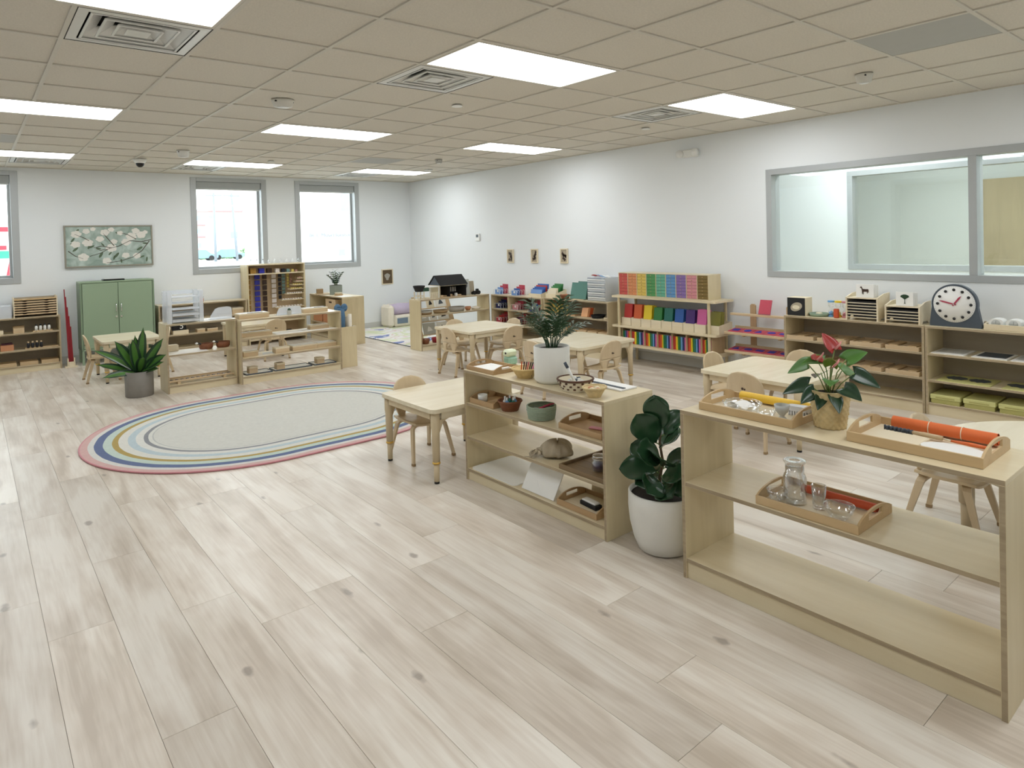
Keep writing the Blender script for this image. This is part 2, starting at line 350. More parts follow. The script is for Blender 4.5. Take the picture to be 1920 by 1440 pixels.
# ---- walls
WIN = [(-3.28, -2.12), (-1.65, -.49), (1.63, 2.78), (3.26, 4.43)]; WZ0, WZ1 = 1.13, 2.62  # first window is unseen, added to bring daylight onto the left floor
wb = MB(); xs = [XL-.2] + [v for p in WIN for v in p] + [XR+.15]
for i in range(0, len(xs), 2): wb.box(xs[i], xs[i+1], YB, YB+.24, 0, 2.9, 0)
for x0, x1 in WIN: wb.box(x0, x1, YB, YB+.24, 0, WZ0, 0).box(x0, x1, YB, YB+.24, WZ1, 2.9, 0)
wb.build('wall_back', 'wall_paint', label='white back wall with tall windows', kind='structure')
RY0, RY1, RZ0, RZ1 = -4.4, -.53, 1.08, 2.20
MB().box(XR, XR+.15, RY1, YB+.2, 0, 2.9, 0).box(XR, XR+.15, YF-.2, RY0, 0, 2.9, 0).box(XR, XR+.15, RY0, RY1, 0, RZ0, 0).box(XR, XR+.15, RY0, RY1, RZ1, 2.9, 0).build('wall_right', 'wall_paint', label='long white side wall with interior window', kind='structure')
MB().box(XL-.2, XL, YF-.2, YB+.2, 0, 2.9, 0).build('wall_left', 'wall_paint', label='white wall on the far left side', kind='structure')
MB().box(XL-.2, XR+.15, YF-.2, YF, 0, 2.9, 0).build('wall_front', 'wall_paint', label='white wall behind the viewer', kind='structure')
MB().box(XL, XR, YB-.008, YB, 0, .10, .002).build('baseboard_back', 'base_rubber', label='pale grey rubber baseboard below the windows', kind='structure')
MB().box(XR-.008, XR, YF, YB-.01, 0, .10, .002).build('baseboard_right', 'base_rubber', label='pale grey rubber baseboard along the side wall', kind='structure')

# ---- back windows
wnames = ['far left window out of view', 'left window beside the blossom painting', 'window between the painting and the bead cabinet', 'window nearest the room corner']
for k, (x0, x1) in enumerate(WIN):
    y0 = YB-.012; f = .082; W = x1-x0
    r = MB().box(x0, x0+f, y0, YB+.16, WZ0, WZ1, .002).box(x1-f, x1, y0, YB+.16, WZ0, WZ1, .002).box(x0+f, x1-f, y0, YB+.16, WZ0, WZ0+.075, .002).box(x0+f, x1-f, y0, YB+.16, WZ1-.06, WZ1, .002)
    r.box(x0+f, x1-f, YB+.12, YB+.16, WZ0+.075, WZ0+.11, .001).box(x0+f, x0+f+.03, YB+.12, YB+.16, WZ0+.11, WZ1-.06, .001).box(x1-f-.03, x1-f, YB+.12, YB+.16, WZ0+.11, WZ1-.06, .001)
    o = r.build('window_%d' % (k+1), 'alu', label='grey aluminium framed '+wnames[k], kind='structure')
    MB().box(x0+f+.03, x1-f-.03, YB+.137, YB+.143, WZ0+.11, WZ1-.06, 0).build('pane', 'window_glass', o)
    c = MB().box(x0+f+.004, x1-f-.004, YB+.005, YB+.075, WZ1-.165, WZ1-.062, .004).build('shade_cassette', 'shade_fabric', o)
    MB().box(x0+f+.012, x1-f-.012, YB+.03, YB+.045, WZ1-.185, WZ1-.166, .003).build('shade_hem_bar', 'white_plastic', c)

# ---- interior window, corridor and the room beyond
def inner_window(name, label, X, y0, y1, z0, z1, mull, th):
    f = .06; r = MB()
    r.box(X-.01, X+th+.01, y0, y1, z0, z0+f, .002).box(X-.01, X+th+.01, y0, y1, z1-f, z1, .002).box(X-.01, X+th+.01, y0, y0+f, z0+f, z1-f, .002).box(X-.01, X+th+.01, y1-f, y1, z0+f, z1-f, .002)
    for m in mull: r.box(X-.01, X+th+.01, m-.03, m+.03, z0+f, z1-f, .002)
    o = r.build(name, 'alu', label=label, kind='structure')
    ys = [y0+f]+[q for m in sorted(mull) for q in (m-.03, m+.03)]+[y1-f]
    for i in range(0, len(ys), 2): MB().box(X+th/2-.004, X+th/2+.004, ys[i], ys[i+1], z0+f, z1-f, 0).build('pane', 'window_glass', o)
inner_window('window_5', 'grey framed interior window looking into the corridor', XR, RY0, RY1, RZ0, RZ1, [-2.37], .15)
CXW = 7.1
MB().box(CXW, CXW+.12, -.65, 3, 0, 2.9, 0).box(CXW, CXW+.12, -4.6, -4.4, 0, 2.9, 0).box(CXW, CXW+.12, -4.4, -.65, 0, 1.08, 0).box(CXW, CXW+.12, -4.4, -.65, 2.24, 2.9, 0).build('wall_corridor', 'corridor_paint', label='white corridor wall beyond the interior window', kind='structure')
inner_window('window_6', 'second grey framed window across the corridor', CXW, -4.4, -.65, 1.08, 2.24, [-2.5], .12)
MB().box(10.2, 10.3, -5, 3, 0, 2.9, 0).box(XR+.15, 10.3, 1.6, 1.7, 0, 2.9, 0).box(XR+.15, 10.3, -5, -4.9, 0, 2.9, 0).build('wall_far_room', 'corridor_paint', label='white walls of the room across the corridor', kind='structure')
MB().box(XR+.15, 10.3, -5, 1.7, -.1, 0, 0).build('floor_corridor', 'pale_wood', label='pale corridor floor', kind='structure')
MB().box(XR+.15, 10.3, -5, 1.7, 2.7, 2.8, 0).build('ceiling_corridor', 'wall_paint', label='white corridor ceiling', kind='structure')
dr = MB().box(10.08, 10.2, -1.95, -1.20, 0, 2.21, .004).box(10.08, 10.2, -2.72, -1.97, 0, 2.21, .004).build('door_1', 'door_wood', label='tall tan wooden door leaves seen through both windows', kind='structure')
MB().tube([(10.07, -1.9, .95), (10.04, -1.9, .97), (10.04, -1.9, 1.13), (10.07, -1.9, 1.15)], .008).build('door_handle', 'chrome', dr)
for i, (x, y) in enumerate([(6.35, -1.0), (6.35, -3.2), (8.7, -1.2), (8.7, -3.4)]):
    t = thing('ceiling_light', ['light panel in the corridor ceiling near the corner', 'light panel in the corridor ceiling farther along', 'light panel in the room across the corridor', 'light panel deeper in the room across the corridor'][i], 'ceiling light', (x, y, 2.7), 0, 'lights beyond the interior window')
    MB().box(-.3, .3, -.6, .6, -.02, 0, .002).build('frame', 'grid_metal', t); MB().box(-.28, .28, -.58, .58, -.024, -.0205, 0).build('diffuser_panel', 'corridor_light', t)

# ---- ceiling: slab, grid bars, tiles, lights
ceil = MB().box(XL-.2, XR+.15, YF-.2, YB+.2, 2.75, 2.85, 0).build('ceiling', 'tile_face', label='suspended tile ceiling', kind='structure')
I0, I1, J0, J1 = -7, 9, -10, 11
LIGHTS = [(i, j) for i in (-2, 2, 6) for j in (-7, -2, 3, 8)]
VENTS = [(i, j) for i in (-5, -1, 2, 6) for j in (-6, -1, 9)]
VENTS = [(-1, -1), (2, -1), (6, -1), (-1, 9), (2, 9), (6, 9)]
GREY = [(5, -5), (5, 6), (-2, 6)]
occ = {(i, j) for i, j in LIGHTS} | {(i+1, j) for i, j in LIGHTS} | set(VENTS)
bw = .012
for i in range(I0, I1+1):
    x = min(i*T, XR-.006); cuts = [YF] + [q for li, j in sorted(LIGHTS, key=lambda q: q[1]) if li+1 == i for q in (j*T-bw, (j+1)*T+bw)] + [YB]
    for k in range(0, len(cuts), 2): MB().box(x-bw, x+bw, cuts[k], cuts[k+1], ZC, ZC+.03, .001).build('grid_runner', 'grid_metal', ceil)
for j in range(J0, J1+1):
    y = min(j*T, YB-.006); MB().box(XL, XR, y-bw, y+bw, ZC+.0006, ZC+.028, .001).build('cross_tee', 'grid_metal', ceil)
tm = MB().box(.004, T-.004, .004, T-.004, ZC+.009, ZC+.027, .003).mesh('ceiling_tile', 'tile_face')
gm = MB().box(.004, T-.004, .004, T-.004, ZC+.003, ZC+.02, .001).mesh('return_panel', 'grey_panel')
tr = MB()
for i in range(I0, I1):
    for j in range(J0, J1):
        if (i, j) in occ: continue
        if (i, j) in GREY: put('return_panel', gm, ceil, (i*T, j*T, 0)); continue
        if i >= -4 and j >= -7: put('ceiling_tile', tm, ceil, (i*T, j*T, 0))
        else: tr.box(i*T+.004, (i+1)*T-.004, j*T+.004, (j+1)*T-.004, ZC+.004, ZC+.022, 0)
tr.build('tile_field', 'tile_face', ceil, kind='stuff')
colw = {-6: 'outermost left row', -2: 'left row', 2: 'middle row', 6: 'row along the long side wall'}; roww = {-7: 'behind the viewer', -2: 'nearest the viewer', 3: 'halfway down the room', 8: 'beside the windowed wall'}
lf = MB().box(.013, 2*T-.013, .013, .03, -.001, .05, .001).box(.013, 2*T-.013, T-.03, T-.013, -.001, .05, .001).box(.013, .03, .03, T-.03, -.001, .05, .001).box(2*T-.03, 2*T-.013, .03, T-.03, -.001, .05, .001).mesh('frame', 'grid_metal')
lp = MB().box(.03, 2*T-.03, .03, T-.03, .004, .012, 0).mesh('diffuser_panel', 'panel_light')
for i, j in LIGHTS:
    t = thing('ceiling_light', 'white ceiling light panel, %s, %s' % (colw[i], roww[j]), 'ceiling light', (i*T, j*T, ZC), 0, 'recessed light panels')
    put('frame', lf, t); put('diffuser_panel', lp, t)
# square air diffusers
def vent_meshes():
    rings = []
    def ring(h0, h1, z0, z1):
        mb = MB(); V = []
        for h, z in ((h0, z0), (h1, z1)):
            for sx, sy in ((-1, -1), (1, -1), (1, 1), (-1, 1)): V.append((sx*h, sy*h, z))
        F = [(k, (k+1) % 4, 4+(k+1) % 4, 4+k) for k in range(4)]
        V2 = [(x, y, z+.004) for x, y, z in V]; F2 = [(4+k, 4+(k+1) % 4, (k+1) % 4, k) for k in range(4)]
        return mb.add(V, F).add(V2, F2).add(V+V2, [(k, 8+k, 8+(k+1) % 4, (k+1) % 4) for k in range(4)]+[(4+(k+1) % 4, 12+(k+1) % 4, 12+k, 4+k) for k in range(4)])
    fl = ring(.295, .245, .002, .0).mesh('outer_flange', 'diffuser_metal')
    for h in (.235, .17, .105): rings.append(ring(h, h-.075, .002, .055).mesh('louvre_ring', 'diffuser_metal'))
    core = MB().box(-.055, .055, -.055, .055, .0, .004, .001).mesh('core_plate', 'diffuser_metal')
    lip = [MB().box(-h, h, -h, -h+.012, -.001, .004, .001).box(-h, h, h-.012, h, -.001, .004, .001).box(-h, -h+.012, -h+.012, h-.012, -.001, .004, .001).box(h-.012, h, -h+.012, h-.012, -.001, .004, .001).mesh('louvre_lip', 'diffuser_metal') for h in (.235, .17, .105)]
    back = MB().box(-.29, .29, -.29, .29, .075, .08, 0).box(-.295, -.29, -.295, .295, .0, .08, 0).box(.29, .295, -.295, .295, 0, .08, 0).box(-.29, .29, -.295, -.29, 0, .08, 0).box(-.29, .29, .29, .295, 0, .08, 0).mesh('duct_box', 'duct_dark')
    return fl, rings, core, lip, back
fl, rings, core, lip, back = vent_meshes()
vl = {(-1, -1): 'large metal air diffuser beside the near left light', (2, -1): 'square air diffuser beside the middle near light', (6, -1): 'square air diffuser beside the light near the side wall', (-1, 9): 'square air diffuser above the blossom painting', (2, 9): 'square air diffuser above the window left of the bead cabinet', (6, 9): 'square air diffuser next to the room corner'}
for (i, j) in VENTS:
    t = thing('air_diffuser', vl[i, j], 'vent', ((i+.5)*T, (j+.5)*T, ZC), 0, 'ceiling air diffusers')
    put('outer_flange', fl, t); put('duct_box', back, t); put('core_plate', core, t)
    for r, l in zip(rings, lip): o = put('louvre_ring', r, t); put('louvre_lip', l, o)
# detectors, sprinklers, camera
def detector(label, x, y, r=.062, h=.045, mat='off_white'):
    t = thing('smoke_detector', label, 'smoke detector', (x, y, ZC+.004), 0, 'ceiling detectors')
    MB().lathe([(0, 0), (r, 0), (r, -.012), (r*.93, -.022), (r*.8, -h), (0, -h)], 24).build('housing', mat, t)
    MB().lathe([(r*.5, -h-.001), (r*.5, -h-.006), (0, -h-.006)], 16).build('sensor_cap', 'white_plastic', t)
    for a in (-r*.9, r*.5): MB().box(a, a+r*.3, -r*.58, -r*.42, -.022, -.012, .001).build('vent_slot', 'black_matte', t)
detector('round cream smoke detector in the middle of the ceiling', .9, .88, .085, .05); detector('round grey detector near the grey return panel', 4.02, -2.12, .06, .06, 'off_white'); detector('cream heat detector beside the security camera', .94, 4.11, .07, .07, 'white_plastic'); detector('small grey detector over the low card shelf', 4.03, 3.46, .05, .05, 'grey_panel')
for lab, x, y in [('flat sprinkler cover plate beside the near middle diffuser', 2.15, .32), ('flat sprinkler cover plate near the side wall diffuser', 4.5, .25), ('flat sprinkler cover plate near the far middle light', 2.13, 4.61)]:
    t = thing('sprinkler_cover', lab, 'sprinkler', (x, y, ZC+.004), 0, 'sprinkler covers'); MB().cyl(0, 0, -.012, -.006, .045, n=24).build('cover_plate', 'white_plastic', t); MB().cyl(0, 0, -.006, 0, .034, n=20).build('collar', 'off_white', t)
t = thing('security_camera', 'small white dome security camera on the far ceiling', 'camera', (.67, 5.09, ZC+.004))
MB().lathe([(0, 0), (.075, 0), (.072, -.03), (.05, -.055), (0, -.055)], 24).build('housing', 'white_plastic', t)
MB().lathe([(.048, -.05), (.047, -.07), (.038, -.09), (.02, -.102), (0, -.105)], 20).build('dome', 'lens_dark', t)
t = thing('emergency_light', 'white twin emergency light high on the side wall', 'emergency light', (XR, .38, 2.48), -PI/2)
MB().box(-.11, .11, -.05, 0, -.045, .045, .012).build('housing', 'white_plastic', t)
MB().lathe([(0, 0), (.042, .0), (.045, .03), (.04, .045), (0, .05)], 16, T=Matrix.Translation((-.12, -.04, 0)) @ Matrix.Rotation(PI/2, 4, 'X')).build('lamp_head', 'white_plastic', t)
MB().lathe([(0, 0), (.042, .0), (.045, .03), (.04, .045), (0, .05)], 16, T=Matrix.Translation((.09, -.045, 0)) @ Matrix.Rotation(PI/2, 4, 'X')).build('lamp_head', 'white_plastic', t)
t = thing('thermostat', 'small white thermostat on the side wall', 'thermostat', (XR, 4.54, 1.588), -PI/2)
MB().box(-.055, .055, -.025, 0, -.06, .06, .004).build('housing', 'white_plastic', t); MB().box(-.03, .03, -.027, -.0255, .0, .045, 0).build('display', 'slate', t)
t = thing('ceiling_sensor', 'tiny white box sensor on the ceiling near the corner', 'sensor', (4.6, 4.62, ZC+.004)); MB().box(-.05, .05, -.05, .05, -.018, 0, .004).build('housing', 'white_plastic', t); MB().cyl(0, 0, -.022, -.018, .018).build('lens', 'off_white', t)

# ---- outside
plain('asphalt', 'b9bcbc', .9); plain('brick_pink', 'c6a29e', .9); plain('stucco', 'e9e9e6', .9); plain('stucco_warm', 'dcd8d2', .9); plain('facade_glass', '8fa6ba', .4); plain('pole', '878e96', .7); plain('hedge', '6c9060', .9, var=.4, scale=3); plain('sign_red', 'd02a3a', .5); plain('sign_green', '2a9a78', .5); plain('car_paint', '7d9bb0', .3); plain('cornice', 'a98a8c', .8)
MB().box(-120, 160, YB+.6, 330, -.4, -.15, 0).build('ground_outside', 'asphalt', label='pale street and parking outside', kind='structure')
b = thing('apartment_building', 'pink brick apartment block with rows of windows outside', 'building', (42, 156, -.15))
MB().box(-14, 5.5, -6, 6, 0, 9.6, 0).build('facade', 'brick_pink', b)
for z in (3.9, 6.5, 9.5): MB().box(-14.1, 5.6, -6.25, -6, z, z+.3, 0).build('cornice', 'cornice', b)
for zz in (1.4, 4.6, 7.4):
    for xx in (-12, -9, -6, -4, -1.4, 1.0, 3.6):
        wd = MB().box(xx-.55, xx+.55, -6.06, -6, zz, zz+1.3, 0).build('window', 'stucco', b); MB().box(xx-.45, xx+.45, -6.09, -6.061, zz+.1, zz+1.2, 0).build('pane', 'facade_glass', wd)
b = thing('warehouse', 'white low warehouse with sloping roof outside', 'building', (33, 103, -.15))
MB().prism([(-4.3, 0), (12, 0), (12, 9.2), (-4.3, 6.1)], 'y', -3, 6).build('facade', 'stucco', b)
for xx in (-2.6, .2, 3.2): MB().box(xx-.5, xx+.5, -3.06, -3, 2.9, 3.9, 0).build('window', 'facade_glass', b)
b = thing('music_building', 'white commercial building with dark sign lettering outside', 'building', (24, 48, -.15))
MB().box(-6, 16, -3, 8, 0, 9, 0).build('facade', 'stucco', b); MB().box(-6.2, -2.6, -3.5, -3, 3.7, 3.95, 0).build('canopy', 'stucco_warm', b); MB().box(-1.9, -1.3, -3.08, -3, 4.3, 6.2, 0).build('window', 'facade_glass', b); MB().box(-2.2, -1.7, -3.08, -3, .75, 1.25, 0).build('wall_lamp', 'facade_glass', b)
for wd, xx in (('BCC', -4.2), ('Music', -3.18), ('Houston', -1.9)):
    sg = put('sign_word', text_mesh(wd, .44, .03, 'pole'), b, (xx, -3.1, 2.38)); sg.rotation_euler = (PI/2, 0, 0); sg['kind'] = 'stuff'
for lab, x, xt in [('upright grey utility pole outside the window', 20.75, 20.75), ('leaning grey utility pole with crossarm outside', 23.15, 22.7)]:
    t = thing('utility_pole', lab, 'pole', (x, 75, -.6)); MB().tube([(0, 0, 0), (xt-x, 0, 8.3)], [.16, .12]).build('post', 'pole', t)
    MB().box(xt-x-.9, xt-x+.9, -.06, .06, 7.9, 8.05, 0).build('crossarm', 'pole', t)
for k, (x, y, s) in enumerate([(23.4, 92, 1.1), (26.6, 92, 1.0), (30.3, 90, 1.9), (27.2, 95, .8), (32, 94, 1.2)]):
    rb = random.Random(k); mb = MB()
    for _ in range(260):
        a, e, r = rb.random()*2*PI, rb.random()*PI/2, s*(.75+.25*rb.random()); p = Vector((r*math.cos(a)*math.cos(e)*1.3, r*math.sin(a)*math.cos(e), r*math.sin(e)*.9+.1)); d = Vector((rb.random()-.5, rb.random()-.5, rb.random()-.5)).normalized()*.28; q = d.orthogonal().normalized()*.2
        mb.add([p-d, p+q, p+d, p-q], [(0, 1, 2, 3)])
    mb.build('shrub', 'hedge', None, (x, y, -.15), 0, ['round green shrub left of the upright pole outside', 'green shrub between the two poles outside', 'tallest light green shrub by the white warehouse', 'low shrub right of the leaning pole', 'green shrub at the window edge outside'][k], 'shrub', 'shrubs across the street')
for k, (x, y) in enumerate([(21.2, 84), (25.2, 86)]):
    t = thing('parked_car', ['blue grey car parked left of the poles', 'blue grey car parked behind the leaning pole'][k], 'car', (x, y, -.15), 0, 'cars across the street')
    MB().prism([(-2.1, .3), (2.1, .3), (2.15, .75), (1.3, .85), (.7, 1.35), (-1.0, 1.35), (-1.7, .85), (-2.15, .75)], 'y', -.85, .85).build('body', 'car_paint', t)
    for xx in (-1.3, 1.3): MB().cyl(0, 0, -.9, .9, .32, T=RX(PI/2, xx, 0, .32)).build('wheel', 'rubber', t)
b = thing('storefront_sign', 'red and green shop sign seen through the left window', 'sign', (-.2, 30.2, -.15))
MB().box(-2.6, 1.2, 0, .3, 2.55, 2.75, 0).build('top_band', 'sign_red', b); MB().box(-2.6, 1.2, .02, .3, 1.75, 2.55, 0).build('face', 'stucco', b); MB().box(-2.6, 1.2, 0, .3, 1.45, 1.75, 0).build('lower_band', 'sign_green', b)
for xx in (-2.2, -1.2, -.2): MB().prism([(xx, 1.8), (xx+.62, 1.8), (xx+.62, 1.98), (xx+.3, 1.98), (xx+.3, 2.48), (xx, 2.48)], 'y', -.05, .02).build('letter', 'sign_red', b)
MB().box(-2.6, 1.2, .1, .3, 0, 1.45, 0).build('shop_wall', 'stucco', b)
for xx in (-1.8, -.4, .3): MB().prism([(xx, .3), (xx+.5, .3), (xx+.45, 1.1), (xx+.2, 1.35)], 'y', .02, .1).build('poster', 'sign_red', b)

# ================================================================== furniture
class Frame:
    # a place to stand things: local x runs left to right seen from the front, local y away from the viewer
    def __init__(s, pos, rz): s.p = Vector(pos); s.rz = rz
    def w(s, x, y, z): return tuple(s.p + Matrix.Rotation(s.rz, 3, 'Z') @ Vector((x, y, z)))
def shelf_unit(name, label, pos, rz, L, D, H, shelves, back=None, th=.018, dividers=(), group=None, bare_bottom=False, edge='ply_edge'):
    t = thing(name, label, 'shelf', pos, rz, group)
    for x in (0, L-th): MB().box(x, x+th, 0, D, 0, H-th, .001, 0, 1).build('side_panel', ['birch_z', edge], t)
    MB().box(0, L, 0, D, H-th, H, .001, 0, 1).build('top_panel', ['birch_x', edge], t)
    for z in shelves: MB().box(th, L-th, .002, D-.004, z-th, z, .001, 0, 1).build('shelf_board', ['birch_x', edge], t)
    MB().box(th, L-th, .008, .008+th, 0, shelves[0]-th, .001).build('base_board', 'birch_x', t)
    for x, z0, z1 in dividers: MB().box(x-th/2, x+th/2, .003, D-.004, z0, z1, .001, 0, 1).build('divider', ['birch_z', edge], t)
    if back: MB().box(th, L-th, D-.008, D, 0, H-th, .001).build('back_panel', back, t)
    return Frame(pos, rz)
W90 = -PI/2
S1 = shelf_unit('display_shelf', 'nearest open birch shelf with three glassware and polishing trays', (1.43, -2.37, 0), W90, 1.205, .385, .76, [.092, .437], group='open birch shelves')
S2 = shelf_unit('display_shelf', 'open birch shelf with white palm pot beside the fiddle leaf fig', (1.43, -.69, 0), W90, 1.22, .385, .712, [.075, .285, .50], group='open birch shelves')
SR1 = shelf_unit('low_shelf', 'birch shelf with animal card cabinets under the interior window', (5.10, -.90, 0), W90, 1.218, .37, .735, [.10, .30, .51], 'shelf_back_shaded', group='low shelves along the side wall')
SR2 = shelf_unit('low_shelf', 'birch shelf carrying the teaching clock', (5.10, -2.125, 0), W90, 1.218, .37, .735, [.10, .29, .51], 'shelf_back_shaded', group='low shelves along the side wall')
PS = shelf_unit('low_shelf', 'birch shelf with the green chalkboards behind the palm', (5.10, 2.575, 0), W90, 1.185, .37, .725, [.10, .30, .505], 'shelf_back_shaded', group='low shelves along the side wall')
OS = shelf_unit('low_shelf', 'birch cubby shelf full of red and blue cards', (5.10, 3.755, 0), W90, 1.14, .37, .715, [.10, .29, .505], 'shelf_back_shaded', dividers=[(.40, .10, .697)], group='low shelves along the side wall')
DH = shelf_unit('display_shelf', 'open birch shelf carrying the black roofed dollhouse', (3.865, 3.78, 0), 0, 1.225, .30, .72, [.075, .495], group='open birch shelves')
SA = shelf_unit('display_shelf', 'short open birch shelf under the clear stacking trays', (.565, 3.50, 0), 0, .722, .36, .735, [.085, .41], group='open birch shelves')
SB = shelf_unit('display_shelf', 'open birch shelf of wooden boxes beside the oval rug', (1.29, 3.40, 0), 0, 1.205, .36, .72, [.085, .29, .51], group='open birch shelves')
LS = shelf_unit('low_shelf', 'birch shelf under the left window with bottle trays', (-1.33, 6.30, 0), 0, 1.22, .37, .705, [.085, .29, .505], 'shelf_back_shaded', group='low shelves along the window wall')
RS = shelf_unit('low_shelf', 'low birch shelf behind the clear stacking trays', (1.06, 6.30, 0), 0, 1.235, .36, .722, [.085, .28, .5], 'shelf_back_shaded', group='low shelves along the window wall')
C2 = shelf_unit('low_shelf', 'birch shelf with the small potted plant near the corner', (3.305, 6.31, 0), W90, 1.22, .36, .735, [.085, .30, .52], 'birch_z', group='low shelves along the window wall')

# ---- tables
def table(label, x0, x1, y0, y1, H, group='square children tables'):
    cx, cy = (x0+x1)/2, (y0+y1)/2; hx, hy = (x1-x0)/2, (y1-y0)/2
    t = thing('activity_table', label, 'table', (cx, cy, 0), 0, group)
    MB().prism(rrect(-hx, hx, -hy, hy, .045), 'z', H-.026, H, 0).build('tabletop', 'maple', t)
    a = .035
    for s in (-1, 1):
        MB().box(-hx+.08, hx-.08, s*(hy-a)-.01, s*(hy-a)+.01, H-.075, H-.0265, .002).build('apron', 'maple', t)
        MB().box(s*(hx-a)-.01, s*(hx-a)+.01, -hy+.08, hy-.08, H-.075, H-.0265, .002).build('apron', 'maple_z', t)
    for sx in (-1, 1):
        for sy in (-1, 1):
            lx, ly = sx*(hx-.045), sy*(hy-.045)
            l = MB().lathe([(0, H-.027), (.030, H-.027), (.030, H-.12), (.0265, H-.14), (.024, .14), (0, .14)], 16, lx, ly).build('leg', 'maple_z', t)
            MB().lathe([(.0, .140), (.0245, .140), (.0265, .136), (.0265, .128), (.0, .128)], 16, lx, ly).build('collar', 'gold', l)
            MB().lathe([(0, .128), (.019, .128), (.0175, .014), (0, .014)], 14, lx, ly).build('leg_extension', 'maple_z', l)
            MB().lathe([(0, .014), (.0165, .014), (.0165, 0), (0, 0)], 14, lx, ly).build('foot_cap', 'rubber', l)
            MB().prism([(0, H-.0762), (-sx*.075, H-.0762), (-sx*.03, H-.09), (-sx*.012, H-.13), (0, H-.16)], 'y', -.012, .012, T=Matrix.Translation((lx-sx*.024, ly, 0))).build('corner_brace', 'maple_z', l)
    return t
table('square table at the edge of the oval rug', 1.20, 1.945, -.672, .02, .482)
table('square table with four chairs in front of the dollhouse shelf', 3.26, 4.06, 1.75, 2.52, .52)
table('square table behind the white palm pot', 3.40, 4.21, .20, 1.0, .50)
table('square table behind the red anthurium', 3.40, 4.21, -1.93, -1.10, .48)
table('small square table in front of the green cabinet', .13, .76, 4.62, 5.42, .485)
table('square table behind the wooden box shelf', 1.70, 2.38, 4.92, 5.62, .48)
t = thing('round_table', 'round maple table at the right edge', 'table', (2.90, -3.55, 0))
MB().prism([(.62*math.cos(2*PI*i/48), .62*math.sin(2*PI*i/48)) for i in range(48)], 'z', .456, .482).build('tabletop', 'maple', t)
MB().lathe([(.52, .456), (.52, .40), (.50, .40), (.50, .456)], 40).build('apron', 'maple', t)
for a in (92, 182, 272, 2):
    x, y = .50*math.cos(math.radians(a)), .50*math.sin(math.radians(a))
    l = MB().lathe([(0, .4555), (.038, .4555), (.035, .14), (0, .14)], 16, x, y).build('leg', 'maple_z', t)
    MB().lathe([(0, .14), (.028, .14), (.026, .014), (0, .014)], 14, x, y).build('leg_extension', 'maple_z', l); MB().lathe([(0, .014), (.022, .014), (.022, 0), (0, 0)], 14, x, y).build('foot_cap', 'rubber', l)

# ---- chairs (sitter faces local +y)
def make_chair():
    t = thing('child_chair', 'x', 'chair', (0, 0, 0), 0, 'bent plywood children chairs')
    sz = .275
    def seat(u, v):
        x = (u-.5)*2; y = (v-.5)*2; k = 1-.10*abs(x*y)**2
        return (x*.155*k*(1-.05*y), y*.15*k+.005, sz+.012*abs(x)**3 - .010*max(0, y)**2 + .008*max(0, -y)**2 - .004)
    MB().sheet(seat, 10, 10, .013, 0).build('seat', 'chair_ply', t)
    mb = MB(); z0, z1 = sz-.02, .552
    def W(q):   # outer half width of the backrest at height fraction q
        if q < .35: return .098 + .045*(q/.35)**1.2
        return .143*math.sqrt(max(0, 1-((q-.35)/.655)**4.2))+.002
    def A(q):   # half width of the arched opening
        return .058*math.sqrt(max(0, 1-(q/.40)**2)) if q < .40 else 0
    for s in (-1, 1):
        def f(u, v, s=s):
            q = .4*v; a, w_ = A(q), W(q); x = s*(a+(w_-a)*u)
            return (x, -.128-.05*q**1.3 + .9*x*x, z0+(z1-z0)*q)
        mb.sheet(f, 4, 10, .012, 0)
    def f2(u, v):
        q = .4+.6*v; x = W(q)*(2*u-1); return (x, -.128-.05*q**1.3 + .9*x*x, z0+(z1-z0)*q)
    mb.sheet(f2, 10, 12, .012, 0)
    bk = mb.build('backrest', 'chair_ply', t)
    MB().lathe([(0, 0), (.009, 0), (.009, .003), (0, .003)], 10, T=Matrix.Translation((-.008, -.161, z0+.175)) @ Matrix.Rotation(PI/2, 4, 'X')).lathe([(0, 0), (.006, 0), (.006, .003), (0, .003)], 10, T=Matrix.Translation((.010, -.161, z0+.172)) @ Matrix.Rotation(PI/2, 4, 'X')).build('maker_mark', 'bead_brown', bk, kind='stuff')
    for sx in (-1, 1):
        for sy in (-1, 1):
            P = []
            for k in range(9):
                q = k/8
                if q < .45: a = q/.45; x = .07+.065*math.sin(a*PI/2); z = sz-.012-.035*(1-math.cos(a*PI/2)); y = .085+.02*a
                else: a = (q-.45)/.55; x = .135+.032*a; z = sz-.047-(sz-.047-.016)*a; y = .105+.055*a
                P.append((sx*x, sy*y*(1.0 if sy > 0 else 1.05), z))
            l = MB().sweep(P, (0, 1, 0), [.042, .042, .04, .038, .036, .034, .031, .028, .026], .016).build('leg', 'chair_ply', t)
            e = P[-1]; MB().box(e[0]-.010, e[0]+.010, e[1]-.015, e[1]+.015, 0, .018, .002).build('foot_cap', 'tan_basket', l)
    return t
FX = {'+y': 0, '-y': PI, '+x': -PI/2, '-x': PI/2}
